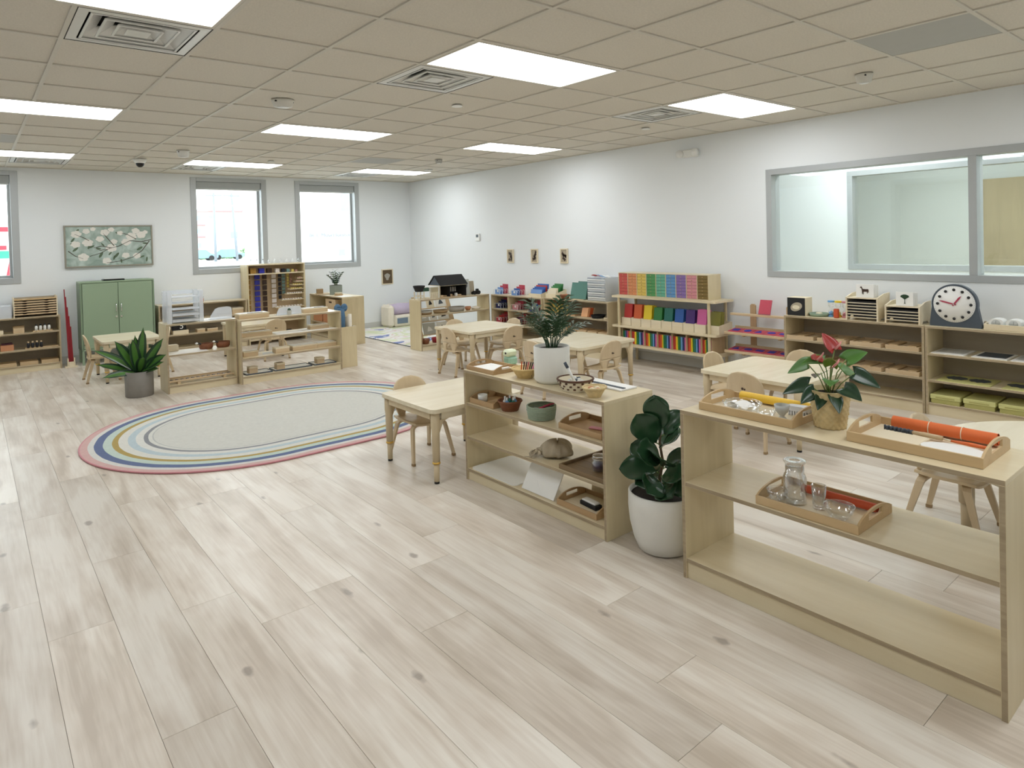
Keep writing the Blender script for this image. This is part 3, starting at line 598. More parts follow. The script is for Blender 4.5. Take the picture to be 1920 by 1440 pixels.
chairs = [(1.47, -.085, '-y', 'plywood chair tucked under the table by the oval rug'),
    (3.355, 2.13, '+x', 'plywood chair on the rug side of the four-chair table'), (3.80, 1.81, '+y', 'plywood chair with its back to the palm at the four-chair table'), (3.69, 2.54, '-y', 'plywood chair on the dollhouse side of the four-chair table'), (4.10, 2.20, '-x', 'plywood chair on the card shelf side of the four-chair table'),
    (3.72, .24, '+y', 'plywood chair right of the white palm pot'), (3.98, .97, '-y', 'plywood chair behind the table that stands past the palm'), (3.36, .66, '+x', 'plywood chair hidden low behind the white palm pot'),
    (3.40, -1.585, '+x', 'plywood chair with its back toward the yellow roll tray'), (3.79, -1.12, '-y', 'plywood chair at the rainbow shelf end of the anthurium table'), (4.20, -1.46, '-x', 'plywood chair between the anthurium table and the wall shelf'),
    (2.885, -2.99, '-y', 'plywood chair at the round table'), (.165, 4.98, '+x', 'plywood chair left of the table by the green cabinet'), (.74, 5.02, '-x', 'plywood chair right of the table by the green cabinet'),
    (2.16, 4.86, '+y', 'plywood chair seen through the wooden box shelf')]
proto = make_chair()
for k, (x, y, d, lab) in enumerate(chairs):
    if k == 0: proto.location = (x, y, 0); proto.rotation_euler = (0, 0, FX[d]); proto['label'] = lab
    else: dup(proto, (x, y, 0), FX[d], lab)

# ---- oval rug
def rug_mat():
    m, nt, p = newmat('oval_rug_weave'); N, Lk = nt.nodes, nt.links; p.inputs['Roughness'].default_value = .95; p.inputs['Specular IOR Level'].default_value = .1
    tc = N.new('ShaderNodeTexCoord'); sp = N.new('ShaderNodeSeparateXYZ'); Lk.new(tc.outputs['Object'], sp.inputs[0])
    def op(o, a, b=None):
        n = N.new('ShaderNodeMath'); n.operation = o
        for i, q in enumerate((a, b)):
            if q is None: continue
            if isinstance(q, (int, float)): n.inputs[i].default_value = q
            else: Lk.new(q, n.inputs[i])
        return n.outputs[0]
    ax = op('MAXIMUM', op('SUBTRACT', op('ABSOLUTE', sp.outputs[0]), .325), 0)
    d = op('SQRT', op('ADD', op('MULTIPLY', ax, ax), op('MULTIPLY', sp.outputs[1], sp.outputs[1])))
    wn = N.new('ShaderNodeTexNoise'); wn.inputs['Scale'].default_value = 5; Lk.new(tc.outputs['Object'], wn.inputs['Vector'])
    d = op('ADD', d, op('MULTIPLY', op('SUBTRACT', wn.outputs['Fac'], .5), .012))
    q = op('DIVIDE', d, 1.2)
    cr = N.new('ShaderNodeValToRGB'); cr.color_ramp.interpolation = 'CONSTANT'; e = cr.color_ramp.elements
    stops = [(0, 'cfcfc8'), (.575, 'b9bbb8'), (.585, 'd3d3cc'), (.608, '8f9195'), (.634, 'd8d8d2'), (.68, 'b9c8cd'), (.73, 'd8d7cf'), (.785, 'b09b62'), (.82, 'c0cfc6'), (.868, '6a7696'), (.92, 'd5d5d0'), (.955, 'd3b0ac')]
    e[0].position = 0; e[0].color = lin(stops[0][1]); e[1].position = stops[1][0]; e[1].color = lin(stops[1][1])
    for pz, c in stops[2:]: k = e.new(pz); k.color = lin(c)
    Lk.new(q, cr.inputs[0])
    n2 = N.new('ShaderNodeTexNoise'); n2.inputs['Scale'].default_value = 38; n2.inputs['Detail'].default_value = 4; Lk.new(tc.outputs['Object'], n2.inputs['Vector'])
    hs = N.new('ShaderNodeHueSaturation'); vr = N.new('ShaderNodeMapRange'); vr.inputs['To Min'].default_value = .9; vr.inputs['To Max'].default_value = 1.08; Lk.new(n2.outputs['Fac'], vr.inputs['Value'])
    Lk.new(vr.outputs[0], hs.inputs['Value']); Lk.new(cr.outputs[0], hs.inputs['Color']); Lk.new(hs.outputs[0], p.inputs['Base Color'])
    b = N.new('ShaderNodeBump'); b.inputs['Strength'].default_value = .4; b.inputs['Distance'].default_value = .004; Lk.new(n2.outputs['Fac'], b.inputs['Height']); Lk.new(b.outputs['Normal'], p.inputs['Normal'])
rug_mat()
def stadium(r, hx, n=40):
    P = []
    for i in range(n+1): a = -PI/2+PI*i/n; P.append((hx+r*math.cos(a), r*math.sin(a)))
    for i in range(n+1): a = PI/2+PI*i/n; P.append((-hx+r*math.cos(a), r*math.sin(a)))
    return P
t = thing('oval_rug', 'large oval rug with pastel rainbow bands', 'rug', (1.105, 1.70, 0))
MB().prism(stadium(1.2, .325), 'z', .0008, .012).build('pile', 'oval_rug_weave', t)
MB().tube([(x, y, .0075) for x, y in stadium(1.203, .325)] + [(.325, -1.203, .0075)], .007, 6).build('edge_binding', 'dr_pink', t)
# play-corner rug
def play_mat():
    m, nt, p = newmat('play_rug_print'); N, Lk = nt.nodes, nt.links; p.inputs['Roughness'].default_value = .95
    tc = N.new('ShaderNodeTexCoord'); wn = N.new('ShaderNodeTexNoise'); wn.inputs['Scale'].default_value = 1.3; wn.inputs['Distortion'].default_value = 1.2; Lk.new(tc.outputs['Object'], wn.inputs['Vector'])
    cr = N.new('ShaderNodeValToRGB'); cr.color_ramp.interpolation = 'CONSTANT'; e = cr.color_ramp.elements
    e[0].color = lin('8f97a0'); e[1].position = .33; e[1].color = lin('eceae4')
    for pz, c in [(.40, 'dfe4c4'), (.47, 'f0efec'), (.52, 'e6cfc6'), (.545, 'f0efec'), (.60, '7d8cc0'), (.66, 'cfd8e6')]: k = e.new(pz); k.color = lin(c)
    Lk.new(wn.outputs['Fac'], cr.inputs[0]); Lk.new(cr.outputs[0], p.inputs['Base Color'])
play_mat()
t = thing('play_rug', 'pale abstract rug in the play corner', 'rug', (4.66, 5.40, 0)); MB().box(-.69, .69, -1.22, 1.22, .0008, .011, .004).build('pile', 'play_rug_print', t); MB().box(-.705, -.691, -1.22, 1.22, .0008, .009, .002).build('edge_binding', 'slate', t)

# ---- trays
def tray(label, F, x, y, z, L, W, h=.035, mat='tray_wood', rz=0, name='wooden_tray', group='wooden work trays', handle=True, eh=None, floor_mat='pale_wood'):
    # x, y = left front corner on the shelf; handles on the two short ends
    t = thing(name, label, 'tray', F.w(x, y, z), F.rz+rz, group); th = .008; eh = eh or h*1.9
    MB().box(th, L-th, th, W-th, .002, .008, .001).build('tray_floor', floor_mat, t)
    MB().box(0, L, 0, th, 0, h, .001).build('long_side', mat, t); MB().box(0, L, W-th, W, 0, h, .001).build('long_side', mat, t)
    for xx in (0, L-th):
        a, b = W*.30, W*.70; n = 6; mb = MB()
        mb.box(xx, xx+th, th, W-th, 0, h*.85, .0005)
        def top(v): return h+(eh-h)*math.sin(PI*(v-th)/(W-2*th))**.7 if th < v < W-th else h
        for v0, v1, zb in ((th, a, h*.85), (b, W-th, h*.85), (a, b, eh-.012)):
            for k in range(n):
                u0, u1 = v0+(v1-v0)*k/n, v0+(v1-v0)*(k+1)/n; tz0, tz1 = max(top(u0), zb+.001), max(top(u1), zb+.001)
                V = [(xx, u0, zb), (xx+th, u0, zb), (xx+th, u1, zb), (xx, u1, zb), (xx, u0, tz0), (xx+th, u0, tz0), (xx+th, u1, tz1), (xx, u1, tz1)]
                mb.add(V, [(0, 3, 2, 1), (4, 5, 6, 7), (0, 1, 5, 4), (1, 2, 6, 5), (2, 3, 7, 6), (3, 0, 4, 7)])
        mb.build('handle_end', mat, t)
    return t
def roll(label, p0, p1, r, mat, band=None, cat='mat'):
    a, b = Vector(p0), Vector(p1); t = thing('rolled_mat', label, cat, a, 0, 'rolled work mats'); d = b-a
    mb = MB(); P = []
    u = d.normalized().orthogonal().normalized(); v = d.normalized().cross(u)
    n = 60; A, B = [], []
    for i in range(n+1):
        an = 2*PI*3*i/n; rr = r*(.45+.55*i/n); A.append(u*(rr*math.cos(an))+v*(rr*math.sin(an)))
    V = A + [q+d for q in A]; mb.add(V, [(i, i+1, n+2+i, n+1+i) for i in range(n)], 0, True); mb.build('mat_sheet', mat, t)
    if band:
        for q in band: MB().tube([d*q, d*q+d.normalized()*.003], r*1.03, 20, caps=False).build('rubber_band', 'cream_paper', t)
    return t
def bowl_glass(name, label, loc, r, h, mat='clear_glass', cat='bowl', rb=.5, group=None, solid=.0025):
    prof = []
    for i in range(9):
        q = i/8; prof.append((r*(rb+(1-rb)*math.sin(q*PI/2)**1.1), h*q**1.25))
    pr = [(0, 0)] + prof + [(prof[-1][0]-solid, h)] + [(max(a-solid, .001), b+solid) for a, b in prof[::-1][1:]] + [(0, solid)]
    return MB().lathe(pr, 28).build(name, mat, None, loc, 0, label, cat, group)
# --- shelf S1: top trays
z = .7605
tray('wooden tray with the yellow rolled mat', S1, .055, .065, z, .435, .285, .034)
bowl_glass('glass_dish', 'shallow clear glass dish beside the yellow roll', S1.w(.20, .18, z+.009), .085, .028, rb=.75)
MB().sheet(lambda u, v: ((u-.5)*.10, (v-.5)*.07, .006+.012*math.sin(5*u+2*v)*math.cos(4*v)), 10, 8, .003).build('folded_cloth', 'paper', None, S1.w(.19, .18, z+.022), S1.rz, 'white folded cloth lying in the clear dish', 'cloth')
bowl_glass('glass_tray', 'small clear glass dish in front of the egg cup', S1.w(.325, .155, z+.009), .043, .02, rb=.8)
t = thing('egg_cup', 'pale grey egg cup in the yellow roll tray', 'cup', S1.w(.41, .135, z+.009)); MB().lathe([(0, 0), (.02, 0), (.018, .006), (.009, .014), (.012, .02), (.026, .038), (.031, .062), (.028, .062), (.022, .04), (0, .03)], 24).build('bowl', 'egg_grey', t)
t = thing('scrub_brush', 'white scrub brush in the yellow roll tray', 'brush', S1.w(.43, .245, z+.009), S1.rz+.15); MB().prism(rrect(-.05, .05, -.022, .022, .021), 'z', .02, .04).build('handle', 'brush_white', t)
for i in range(9): MB().box(-.044+i*.01, -.038+i*.01, -.016, .016, 0, .0205, .0005).build('bristle_row', 'brush_white', t)
roll('yellow rolled mat along the back of its tray', S1.w(.115, .315, z+.031), S1.w(.455, .315, z+.031), .021, 'yellow_mat')
tray('wooden tray with the orange rolled mat', S1, .70, .065, z, .43, .30, .036)
MB().box(0, .185, 0, .125, 0, .012, .003).build('cutting_board', 'pale_wood', None, S1.w(.735, .115, z+.009), S1.rz, 'small pale cutting board in the orange roll tray', 'board')
t = thing('wavy_cutter', 'dark wavy cutter with wooden handle', 'cutter', S1.w(.755, .262, z+.012), S1.rz-.03)
MB().sheet(lambda u, v: (.0+u*.10, .006*math.sin(u*45), .002+v*.018), 40, 2, .0016).build('blade', 'slate', t); MB().tube([(.10, 0, .011), (.14, 0, .012), (.20, 0, .011)], [.006, .009, .008], 10).build('handle', 'beech', t)
MB().prism([(.10*math.cos(2*PI*i/36), .066*math.sin(2*PI*i/36)) for i in range(36)], 'z', .004, .012).lathe([(.06, 0), (.08, .004), (.06, .004)], 24).build('oval_plate', 'white_plastic', None, S1.w(1.02, .155, z+.009), S1.rz, 'white oval plate in the orange roll tray', 'plate')
t = thing('apple_peeler', 'orange handled peeler beside the white plate', 'peeler', S1.w(.98, .262, z+.012), S1.rz-.1); MB().tube([(0, 0, .006), (.06, .0, .008), (.11, .004, .007)], [.004, .007, .006], 10).build('handle', 'orange_mat', t); MB().tube([(0, 0, .006), (-.06, .01, .006)], [.004, .002], 8).build('blade', 'pale_wood', t)
roll('orange rolled mat held by two bands', S1.w(.765, .325, z+.035), S1.w(1.105, .325, z+.035), .024, 'orange_mat', [.37, .68])
# anthurium in basket
ax, ay = .575, .205
t = thing('potted_anthurium', 'red anthurium in a woven straw basket', 'plant', S1.w(ax, ay, z), 0)
def weave(r, zz, a, k): return r*(1+.05*math.sin(17*a+(k//3 % 2)*PI)*abs(math.sin(PI*(k % 3+.5)/3))) if 0 < k < 37 else r
MB().lathe([(.052, 0)] + [(.058+.019*(i/36), .001+.148*i/36) for i in range(37)] + [(.078, .15), (.07, .15), (.07, .128), (0, .128)], 88, fn=weave).build('woven_basket', 'wicker_straw', t)
MB().lathe([(.069, .132), (0, .135)], 20).build('soil', 'soil', t)
def heart(t, name, mat, base, dirv, L, Wd, droop, roll_=0, parent_stem=True):
    d = Vector(dirv).normalized(); sd = d.cross(Vector((0, 0, 1)))
    tgt = Vector((-.745, -.346, .77)); sd = d.cross(tgt); sd = sd.normalized() if sd.length > .12 else d.cross(Vector((.3, .2, 1))).normalized(); sd = Matrix.Rotation(roll_*1.6, 3, d) @ sd; nn = sd.cross(d)
    def f(u, v):
        q = v; s = (u-.5)*2; wv = Wd*(math.sin(PI*min(1, (q+.12)/1.12)**.62))**.8*(1-.15*q) if q < .999 else 0
        back = -.16*L*max(0, 1-q*5)*abs(s)
        return Vector(base)+d*(L*q+back)+sd*(s*wv)+nn*(-.16*wv*(1-abs(s))*2*.5 + .10*wv*abs(s)) + Vector((0, 0, -droop*q*q*L))
    return MB().sheet(f, 6, 12, .0012).build(name, mat, t)
ra = random.Random(11)
AL = [((-.10, .05, .235), (-1, .2, -.35), .085, 'leaf_mid'), ((-.075, -.02, .165), (-1, -.3, -.25), .09, 'leaf_dark'), ((-.03, .04, .26), (-.6, -.5, .05), .085, 'leaf_mid'), ((.055, .03, .27), (.7, .3, .55), .085, 'leaf_mid'), ((.06, -.03, .17), (.9, -.6, -.1), .085, 'leaf_dark'), ((.08, .05, .215), (1, .3, -.35), .085, 'leaf_dark'),
      ((-.04, -.05, .15), (-.4, -.9, -.3), .075, 'leaf_dark'), ((.02, -.05, .20), (.2, -.8, .1), .075, 'leaf_mid'), ((-.05, .06, .20), (-.5, .8, -.2), .08, 'leaf_dark'), ((.03, .07, .22), (.2, 1, 0), .085, 'leaf_mid'), ((.035, -.06, .14), (.5, -.9, -.5), .07, 'leaf_dark'), ((-.01, -.06, .135), (0, -1, -.5), .06, 'leaf_dark'), ((0, .02, .24), (.1, -.4, .5), .07, 'leaf_light')]
for b, d, L, mt in AL:
    # local axes here: x right seen from the camera side, y away
    R3 = Matrix.Rotation(W90+.15, 3, 'Z'); B = R3 @ Vector(b); D = R3 @ Vector(d)
    lf_ = heart(t, 'leaf', mt, B, D, L*1.12, L*.42, .25, ra.uniform(-.3, .3))
    MB().tube([(B.x*.08, B.y*.08, .12), (B.x*.45, B.y*.45, b[2]*.8), tuple(B)], .0022, 6).build('leaf_stem', 'stem_green', lf_)
for b, d, L in [((.025, -.01, .315), (-.55, .1, .75), .085), ((-.045, .0, .262), (-.3, .9, .3), .07), ((.02, -.02, .245), (.3, -.7, .25), .045)]:
    R3 = Matrix.Rotation(W90+.15, 3, 'Z'); B = R3 @ Vector(b); D = R3 @ Vector(d)
    f_ = heart(t, 'red_spathe', 'spathe', B, D, L, L*.38, .1, .2); MB().tube([(B.x*.05, B.y*.05, .12), (B.x*.4, B.y*.4, b[2]*.8), tuple(B)], .002, 6).build('flower_stem', 'stem_green', f_)
    MB().tube([tuple(B), tuple(B+Vector((.012, -.012, .016))), tuple(B+Vector((.018, -.018, .032)))], [.005, .005, .002], 8).build('spadix', 'spadix', f_)
# --- shelf S1: middle tray with glassware
z = .4375
tray('wooden tray of glassware on the middle board', S1, .355, .012, z, .405, .30, .034)
t = thing('glass_carafe', 'tall lidded glass jar on the glassware tray', 'jar', S1.w(.47, .115, z+.009))
MB().lathe([(0, 0), (.042, 0), (.045, .006), (.045, .105), (.040, .118), (.036, .125), (.036, .150), (.0335, .150), (.0335, .124), (.042, .108), (.042, .008), (0, .005)], 28).build('jar_body', 'clear_glass', t)
MB().lathe([(0, .148), (.03, .148), (.033, .152), (.042, .166), (.044, .172), (.040, .174), (.02, .168), (0, .168)], 28).build('stopper', 'clear_glass', t)
bowl_glass('glass_bowl', 'clear glass bowl left of the tall jar', S1.w(.41, .085, z+.009), .042, .045, group='clear glass bowls'); bowl_glass('glass_bowl', 'clear glass bowl at the right of the glassware tray', S1.w(.655, .095, z+.009), .056, .05, group='clear glass bowls'); bowl_glass('glass_cup', 'small clear glass cup in front of the tall jar', S1.w(.455, .04, z+.009), .02, .04, cat='cup', rb=.7)
MB().lathe([(0, 0), (.021, 0), (.023, .004), (.028, .095), (.0262, .095), (.0212, .012), (0, .010)], 24).build('drinking_glass', 'clear_glass', None, S1.w(.565, .12, z+.009), 0, 'small drinking glass in the middle of the glassware tray', 'glass')
roll('rust red rolled mat behind the glassware', S1.w(.44, .24, z+.028), S1.w(.735, .24, z+.028), .018, 'rust_mat')

# ================================================================== things on shelf S2
def basket(label, loc, r, h, mat, rb=.72, name='basket', cat='basket', ribs=26, rows=10, rim=None, sx=1, sy=1, rz=0, group='small baskets', flare=1.0, amp=.025):
    t = thing(name, label, cat, loc, rz, group)
    S = Matrix.Diagonal((sx, sy, 1, 1))
    def wv(rr, zz, a, k): return rr*(1+amp*math.sin(ribs*a+(k % 2)*PI)) if 0 < k <= rows else rr
    pr = [(r*rb, 0)] + [(r*(rb+(1-rb)*(i/rows)**flare), h*(i+.3)/(rows+.3)) for i in range(rows+1)]
    MB().lathe([(0, 0)] + pr + [(r-.006, h), (r*rb-.004, .006), (0, .006)], ribs*4, fn=wv, T=S).build('woven_body', mat, t)
    MB().tube([(sx*r*math.cos(2*PI*i/30), sy*r*math.sin(2*PI*i/30), h) for i in range(31)], .006, 6, caps=False).build('rim', rim or mat, t)
    return t
def bottle(label, loc, r, h, body, cap, group=None, name='bottle', neck=.35):
    t = thing(name, label, 'bottle', loc, 0, group)
    MB().lathe([(0, 0), (r, 0), (r, h*.62), (r*neck+.001, h*.76), (r*neck, h*.82), (0, h*.82)], 14).build('body', body, t); MB().lathe([(r*neck*1.25, h*.78), (r*neck*1.25, h), (0, h)], 12).build('cap', cap, t); return t
z = .7125
tray('wooden tray of white paper at the end of the palm shelf', S2, .005, .02, z, .285, .225, .026, 'tray_tan', eh=.05)
MB().box(0, .19, 0, .15, 0, .012, .001).build('paper_stack', 'paper', None, S2.w(.05, .04, z+.009), S2.rz, 'white paper stack in the tray beside the sharpener', 'paper')
t = thing('pencil_sharpener', 'mint green crank pencil sharpener', 'sharpener', S2.w(.09, .315, z), S2.rz); MB().box(-.035, .035, -.03, .045, 0, .055, .012).build('base', 'mint', t); MB().box(-.032, .032, -.04, .045, .056, .10, .012).build('head', 'mint_pale', t); MB().cyl(0, 0, 0, .004, .007, T=RX(PI/2, .01, -.039, .08)).build('pencil_hole', 'black_plastic', t); MB().tube([(-.036, 0, .06), (-.06, 0, .06), (-.06, 0, .02)], .004).build('crank', 'white_plastic', t)
basket('pale straw basket of colouring pencils', S2.w(.475, .12, z), .080, .055, 'wicker_pale', .6, amp=.03)
for i, (c, dx) in enumerate([('orange', -.03), ('plum', -.012), ('plum', .004), ('rose', .016), ('bead_brown', .03), ('bead_black', .042), ('pink', .052), ('slate', .062)]):
    p = Vector(S2.w(.485+dx-.02, .12, z+.012)); q = Vector(S2.w(.485+dx+.015, .10+.006*i, z+.105))
    t = thing('pencil', '%s pencil, number %s along the straw basket' % (c.replace('bead_', ''), ['one', 'two', 'three', 'four', 'five', 'six', 'seven', 'eight'][i]), 'pencil', p, 0, 'colouring pencils'); d = q-p; MB().tube([(0, 0, 0), tuple(d*.93)], .0042, 6).build('barrel', c, t); MB().tube([tuple(d*.93), tuple(d)], [.004, .0008], 6).build('tip', 'pale_wood', t)
# palm in white ribbed pot
t = thing('potted_palm', 'parlour palm in a ribbed white pot', 'plant', S2.w(.675, .155, z))
MB().lathe([(0, 0), (.088, 0), (.096, .008), (.104, .02), (.105, .205), (.099, .21), (.095, .205), (.095, .18), (0, .18)], 112, fn=lambda r, zz, a, k: r*(1+.012*abs(math.sin(14*a))) if 2 <= k <= 3 else r).build('pot', 'pot_white', t)
MB().lathe([(.094, .19), (0, .196)], 24).build('soil', 'soil', t)
rp = random.Random(5)
for i in range(19):
    a = 2*PI*i/19+rp.uniform(-.2, .2); rr = rp.uniform(.05, .19); H = rp.uniform(.20, .36)-rr*.45; bx, by = .03*math.cos(a), .03*math.sin(a)
    P = [Vector((bx+rr*math.cos(a)*q**1.7, by+rr*math.sin(a)*q**1.7, .19+H*(q-.12*q*q))) for q in [k/10 for k in range(11)]]
    st = MB().tube([tuple(p) for p in P], [.003-.0002*k for k in range(11)], 5).build('frond_stem', 'leaf_palm', t)
    mb = MB()
    for k in range(4, 11):
        for s in (-1, 1):
            p = P[k]; tg = (P[min(k+1, 10)]-P[k-1]).normalized(); sd = tg.cross(Vector((0, 0, 1))); sd = sd.normalized() if sd.length > .05 else Vector((-math.sin(a), math.cos(a), 0))
            L = .105*(1-.055*abs(k-7))*rp.uniform(.8, 1.1); d = (sd*s*.75+tg*.55+Vector((0, 0, .05))).normalized(); w_ = d.cross(tg).normalized().cross(d).normalized()*.0085
            m_ = p+d*L*.5+Vector((0, 0, .004)); e = p+d*L+Vector((0, 0, -.18*L)); mb.add([p, m_+w_, e, m_-w_], [(0, 1, 2, 3)], 0, True)
    mb.build('leaflets', 'leaf_palm', st, kind='stuff')
basket('round patterned basket of white markers', S2.w(.925, .095, z), .098, .062, 'cream_paper', .72, ribs=20, rim='wicker_dark', amp=.03)
pb = [o for o in bpy.data.objects if o.get('label') == 'round patterned basket of white markers'][0]
for row in range(3):
    for i in range(13):
        a = 2*PI*(i+.5*(row % 2))/13; rr = .098*(.72+.28*(row+.6)/3.2)*1.02; zz = .012+.016*row
        MB().box(-.007, .007, -.003, .003, 0, .010, .002, T=RZ(a+PI/2, rr*math.cos(a), rr*math.sin(a), zz)).build('dark_strand', 'wicker_dark', pb)
for i in range(6):
    a = i*1.1; p = Vector(S2.w(.925+.05*math.cos(a), .095+.045*math.sin(a), z+.045)); tip = (i == 5)
    t = thing('marker', ['white marker lying at the left of the patterned basket', 'white marker at the back of the patterned basket', 'white marker nearest the pot in the patterned basket', 'white marker in the middle of the patterned basket', 'white marker at the front of the patterned basket', 'white marker standing up from the patterned basket'][i], 'marker', p, 0, 'white markers')
    d = Vector((-.03, .03, .085)) if tip else Vector((.05*math.cos(a+2), .05*math.sin(a+2), .012)); MB().tube([(0, 0, 0), tuple(d)], .0075, 10).build('barrel', 'white_plastic', t); MB().tube([tuple(d), tuple(d*1.35)], .0085, 10).build('cap', 'slate' if i % 2 else 'white_plastic', t)
basket('small square straw basket of shells', S2.w(1.105, .055, z), .058, .05, 'wicker_straw', .55, ribs=18, sx=1.1, amp=.02)
for i in range(4):
    t = thing('shell', ['pale shell at the left of the small straw basket', 'brown shell at the back of the small straw basket', 'pale shell at the right of the small straw basket', 'brown shell at the front of the small straw basket'][i], 'shell', S2.w(1.105+.025*math.cos(i*1.6), .055+.02*math.sin(i*1.6), z+.03), i, 'shells'); MB().lathe([(0, 0), (.014, .003), (.018, .010), (.012, .018), (.003, .022), (0, .022)], 12).build('whorl', 'cream_paper' if i % 2 else 'terracotta', t)
t = thing('paper_trimmer', 'white cutting strip board with grey rule', 'board', S2.w(.80, .24, z), S2.rz-.03); MB().box(0, .33, 0, .13, 0, .008, .001).build('board', 'paper', t); MB().box(.01, .32, .03, .052, .0083, .012, .001).build('rule', 'slate', t)
# first board
z = .5005
tray('wooden tray with the white cup and envelope', S2, .03, .02, z, .25, .22, .032, 'tray_tan', eh=.058, floor_mat='tray_tan')
MB().lathe([(0, 0), (.03, 0), (.031, .045), (.0285, .045), (.027, .004), (0, .004)], 24).build('paper_cup', 'white_plastic', None, S2.w(.10, .075, z+.009), 0, 'small white cup in the wooden envelope tray', 'cup')
t = thing('envelope', 'brown paper envelope lying in the tray', 'envelope', S2.w(.145, .065, z+.012), S2.rz+.2); MB().box(0, .11, 0, .10, 0, .002, 0).build('pouch', 'beech', t); MB().prism([(0, .0), (.11, 0), (.055, .06)], 'z', .0021, .003).build('flap', 'tray_tan', t)
b_ = basket('brown wicker basket of glue bottles', S2.w(.365, .085, z), .072, .058, 'wicker_brown', .7, ribs=18)
for i, c in enumerate(['teal', 'sky', 'teal', 'white_plastic', 'sky']):
    a = i*1.25; bottle(['teal glue bottle nearest in the brown basket', 'light blue glue bottle right in the brown basket', 'teal glue bottle back in the brown basket', 'white glue bottle left in the brown basket', 'light blue glue bottle front left in the brown basket'][i], S2.w(.365+.032*math.cos(a), .085+.032*math.sin(a), z+.008), .013, .075, c, 'white_plastic', 'glue bottles in the brown basket')
t = thing('rope_basket', 'sage green coiled rope basket with red scissors', 'basket', S2.w(.635, .10, z), 0, 'small baskets')
for k in range(8): r = .074+.008*min(k/5, 1); MB().tube([(r*math.cos(2*PI*i/30), r*math.sin(2*PI*i/30), .006+k*.0095) for i in range(31)], .0058, 7, caps=False).build('rope_coil', 'rope_green', t)
MB().lathe([(.076, .002), (.07, .006), (0, .006)], 24).build('basket_floor', 'rope_green', t)
for i in range(3):
    t = thing('scissors', ['red handled scissors lying left in the rope basket', 'red handled scissors lying middle in the rope basket', 'red handled scissors lying right in the rope basket'][i], 'scissors', S2.w(.598+.024*i, .082+.012*i, z+.045+.012*i), S2.rz+.5+.15*i, 'scissors'); MB().tube([(0, 0, 0), (.04, .008, .012), (.06, .0, .016), (.04, -.008, .012), (0, 0, 0)], .004, 6).build('handle', 'hand_red', t); MB().box(-.05, 0, -.004, .004, -.022, -.019, .0005, T=RY(.3)).build('blade', 'chrome', t)
tray('wooden tray with pink eraser at the fig end', S2, .85, .03, z, .32, .25, .032, 'tray_tan', eh=.062, floor_mat='tray_tan')
MB().box(0, .09, 0, .035, 0, .01, .004).build('pink_eraser', 'dr_pink', None, S2.w(1.0, .11, z+.009), S2.rz+.3, 'pink eraser block lying in a wooden tray', 'eraser')
# second board
z = .2855
t = thing('linen_bag', 'crumpled beige linen drawstring bag', 'bag', S2.w(.70, .135, z+.006), S2.rz+.3)
def bagf(u, v):
    a = u*2*PI; q = v; r = .085*math.sin(PI*(.10+.90*q)**.8)**.7*(1+.10*math.sin(3*a+1)+.08*math.sin(7*a+5*q)+.05*math.sin(13*a)) if q < .97 else .004
    return (r*math.cos(a)*1.1+.02*q, r*math.sin(a)*.9, .078*(1-math.cos(PI*q))*.55*(1+.15*math.sin(2*a)) + .002)
MB().sheet(bagf, 48, 14, .002).build('sack', 'linen', t)
def ruff(u, v): a = u*2*PI; r = .012+.045*v*(1+.35*math.sin(6*a)); return (-.085+.05*math.cos(a)*v*.9, -.055+r*math.sin(a)*.8, .026+.018*math.cos(a)+.012*v*math.sin(5*a))
MB().sheet(ruff, 48, 6, .002).build('ruffle', 'linen', t)
MB().tube([(-.10, -.05, .03), (-.12, -.085, .015), (-.09, -.11, .006), (-.13, -.125, .006)], .003, 6).build('drawstring', 'linen', t)
t = thing('serving_tray', 'dark slatted wooden tray under the purple jar', 'tray', S2.w(.865, .01, z), S2.rz)
for i in range(4): MB().box(.012, .325, .012+i*.082, .092+i*.082, .002, .010, .001).build('slat', 'dark_tray', t)
for y0 in (0, .342): MB().box(0, .336, y0, y0+.012, 0, .026, .002).build('rim', 'dark_tray', t)
for x0 in (0, .325): MB().box(x0, x0+.011, .0125, .3415, 0, .026, .002).build('rim', 'dark_tray', t)
t = thing('clip_jar', 'clip-top glass jar with purple filling', 'jar', S2.w(1.065, .12, z+.0105)); MB().lathe([(0, 0), (.036, 0), (.041, .008), (.041, .05), (.034, .062), (.034, .07), (.032, .07), (.032, .061), (.0385, .05), (.0385, .009), (0, .004)], 24).build('glass_body', 'clear_glass', t); MB().lathe([(0, .005), (.036, .006), (.038, .012), (.038, .038), (.02, .042), (0, .043)], 20).build('filling', 'purple_fill', t); MB().lathe([(0, .072), (.034, .072), (.037, .078), (.034, .086), (0, .09)], 24).build('lid', 'clear_glass', t); MB().tube([(.037*math.cos(2*PI*i/24), .037*math.sin(2*PI*i/24), .068) for i in range(25)], .002, 6, caps=False).build('wire_clip', 'chrome', t)
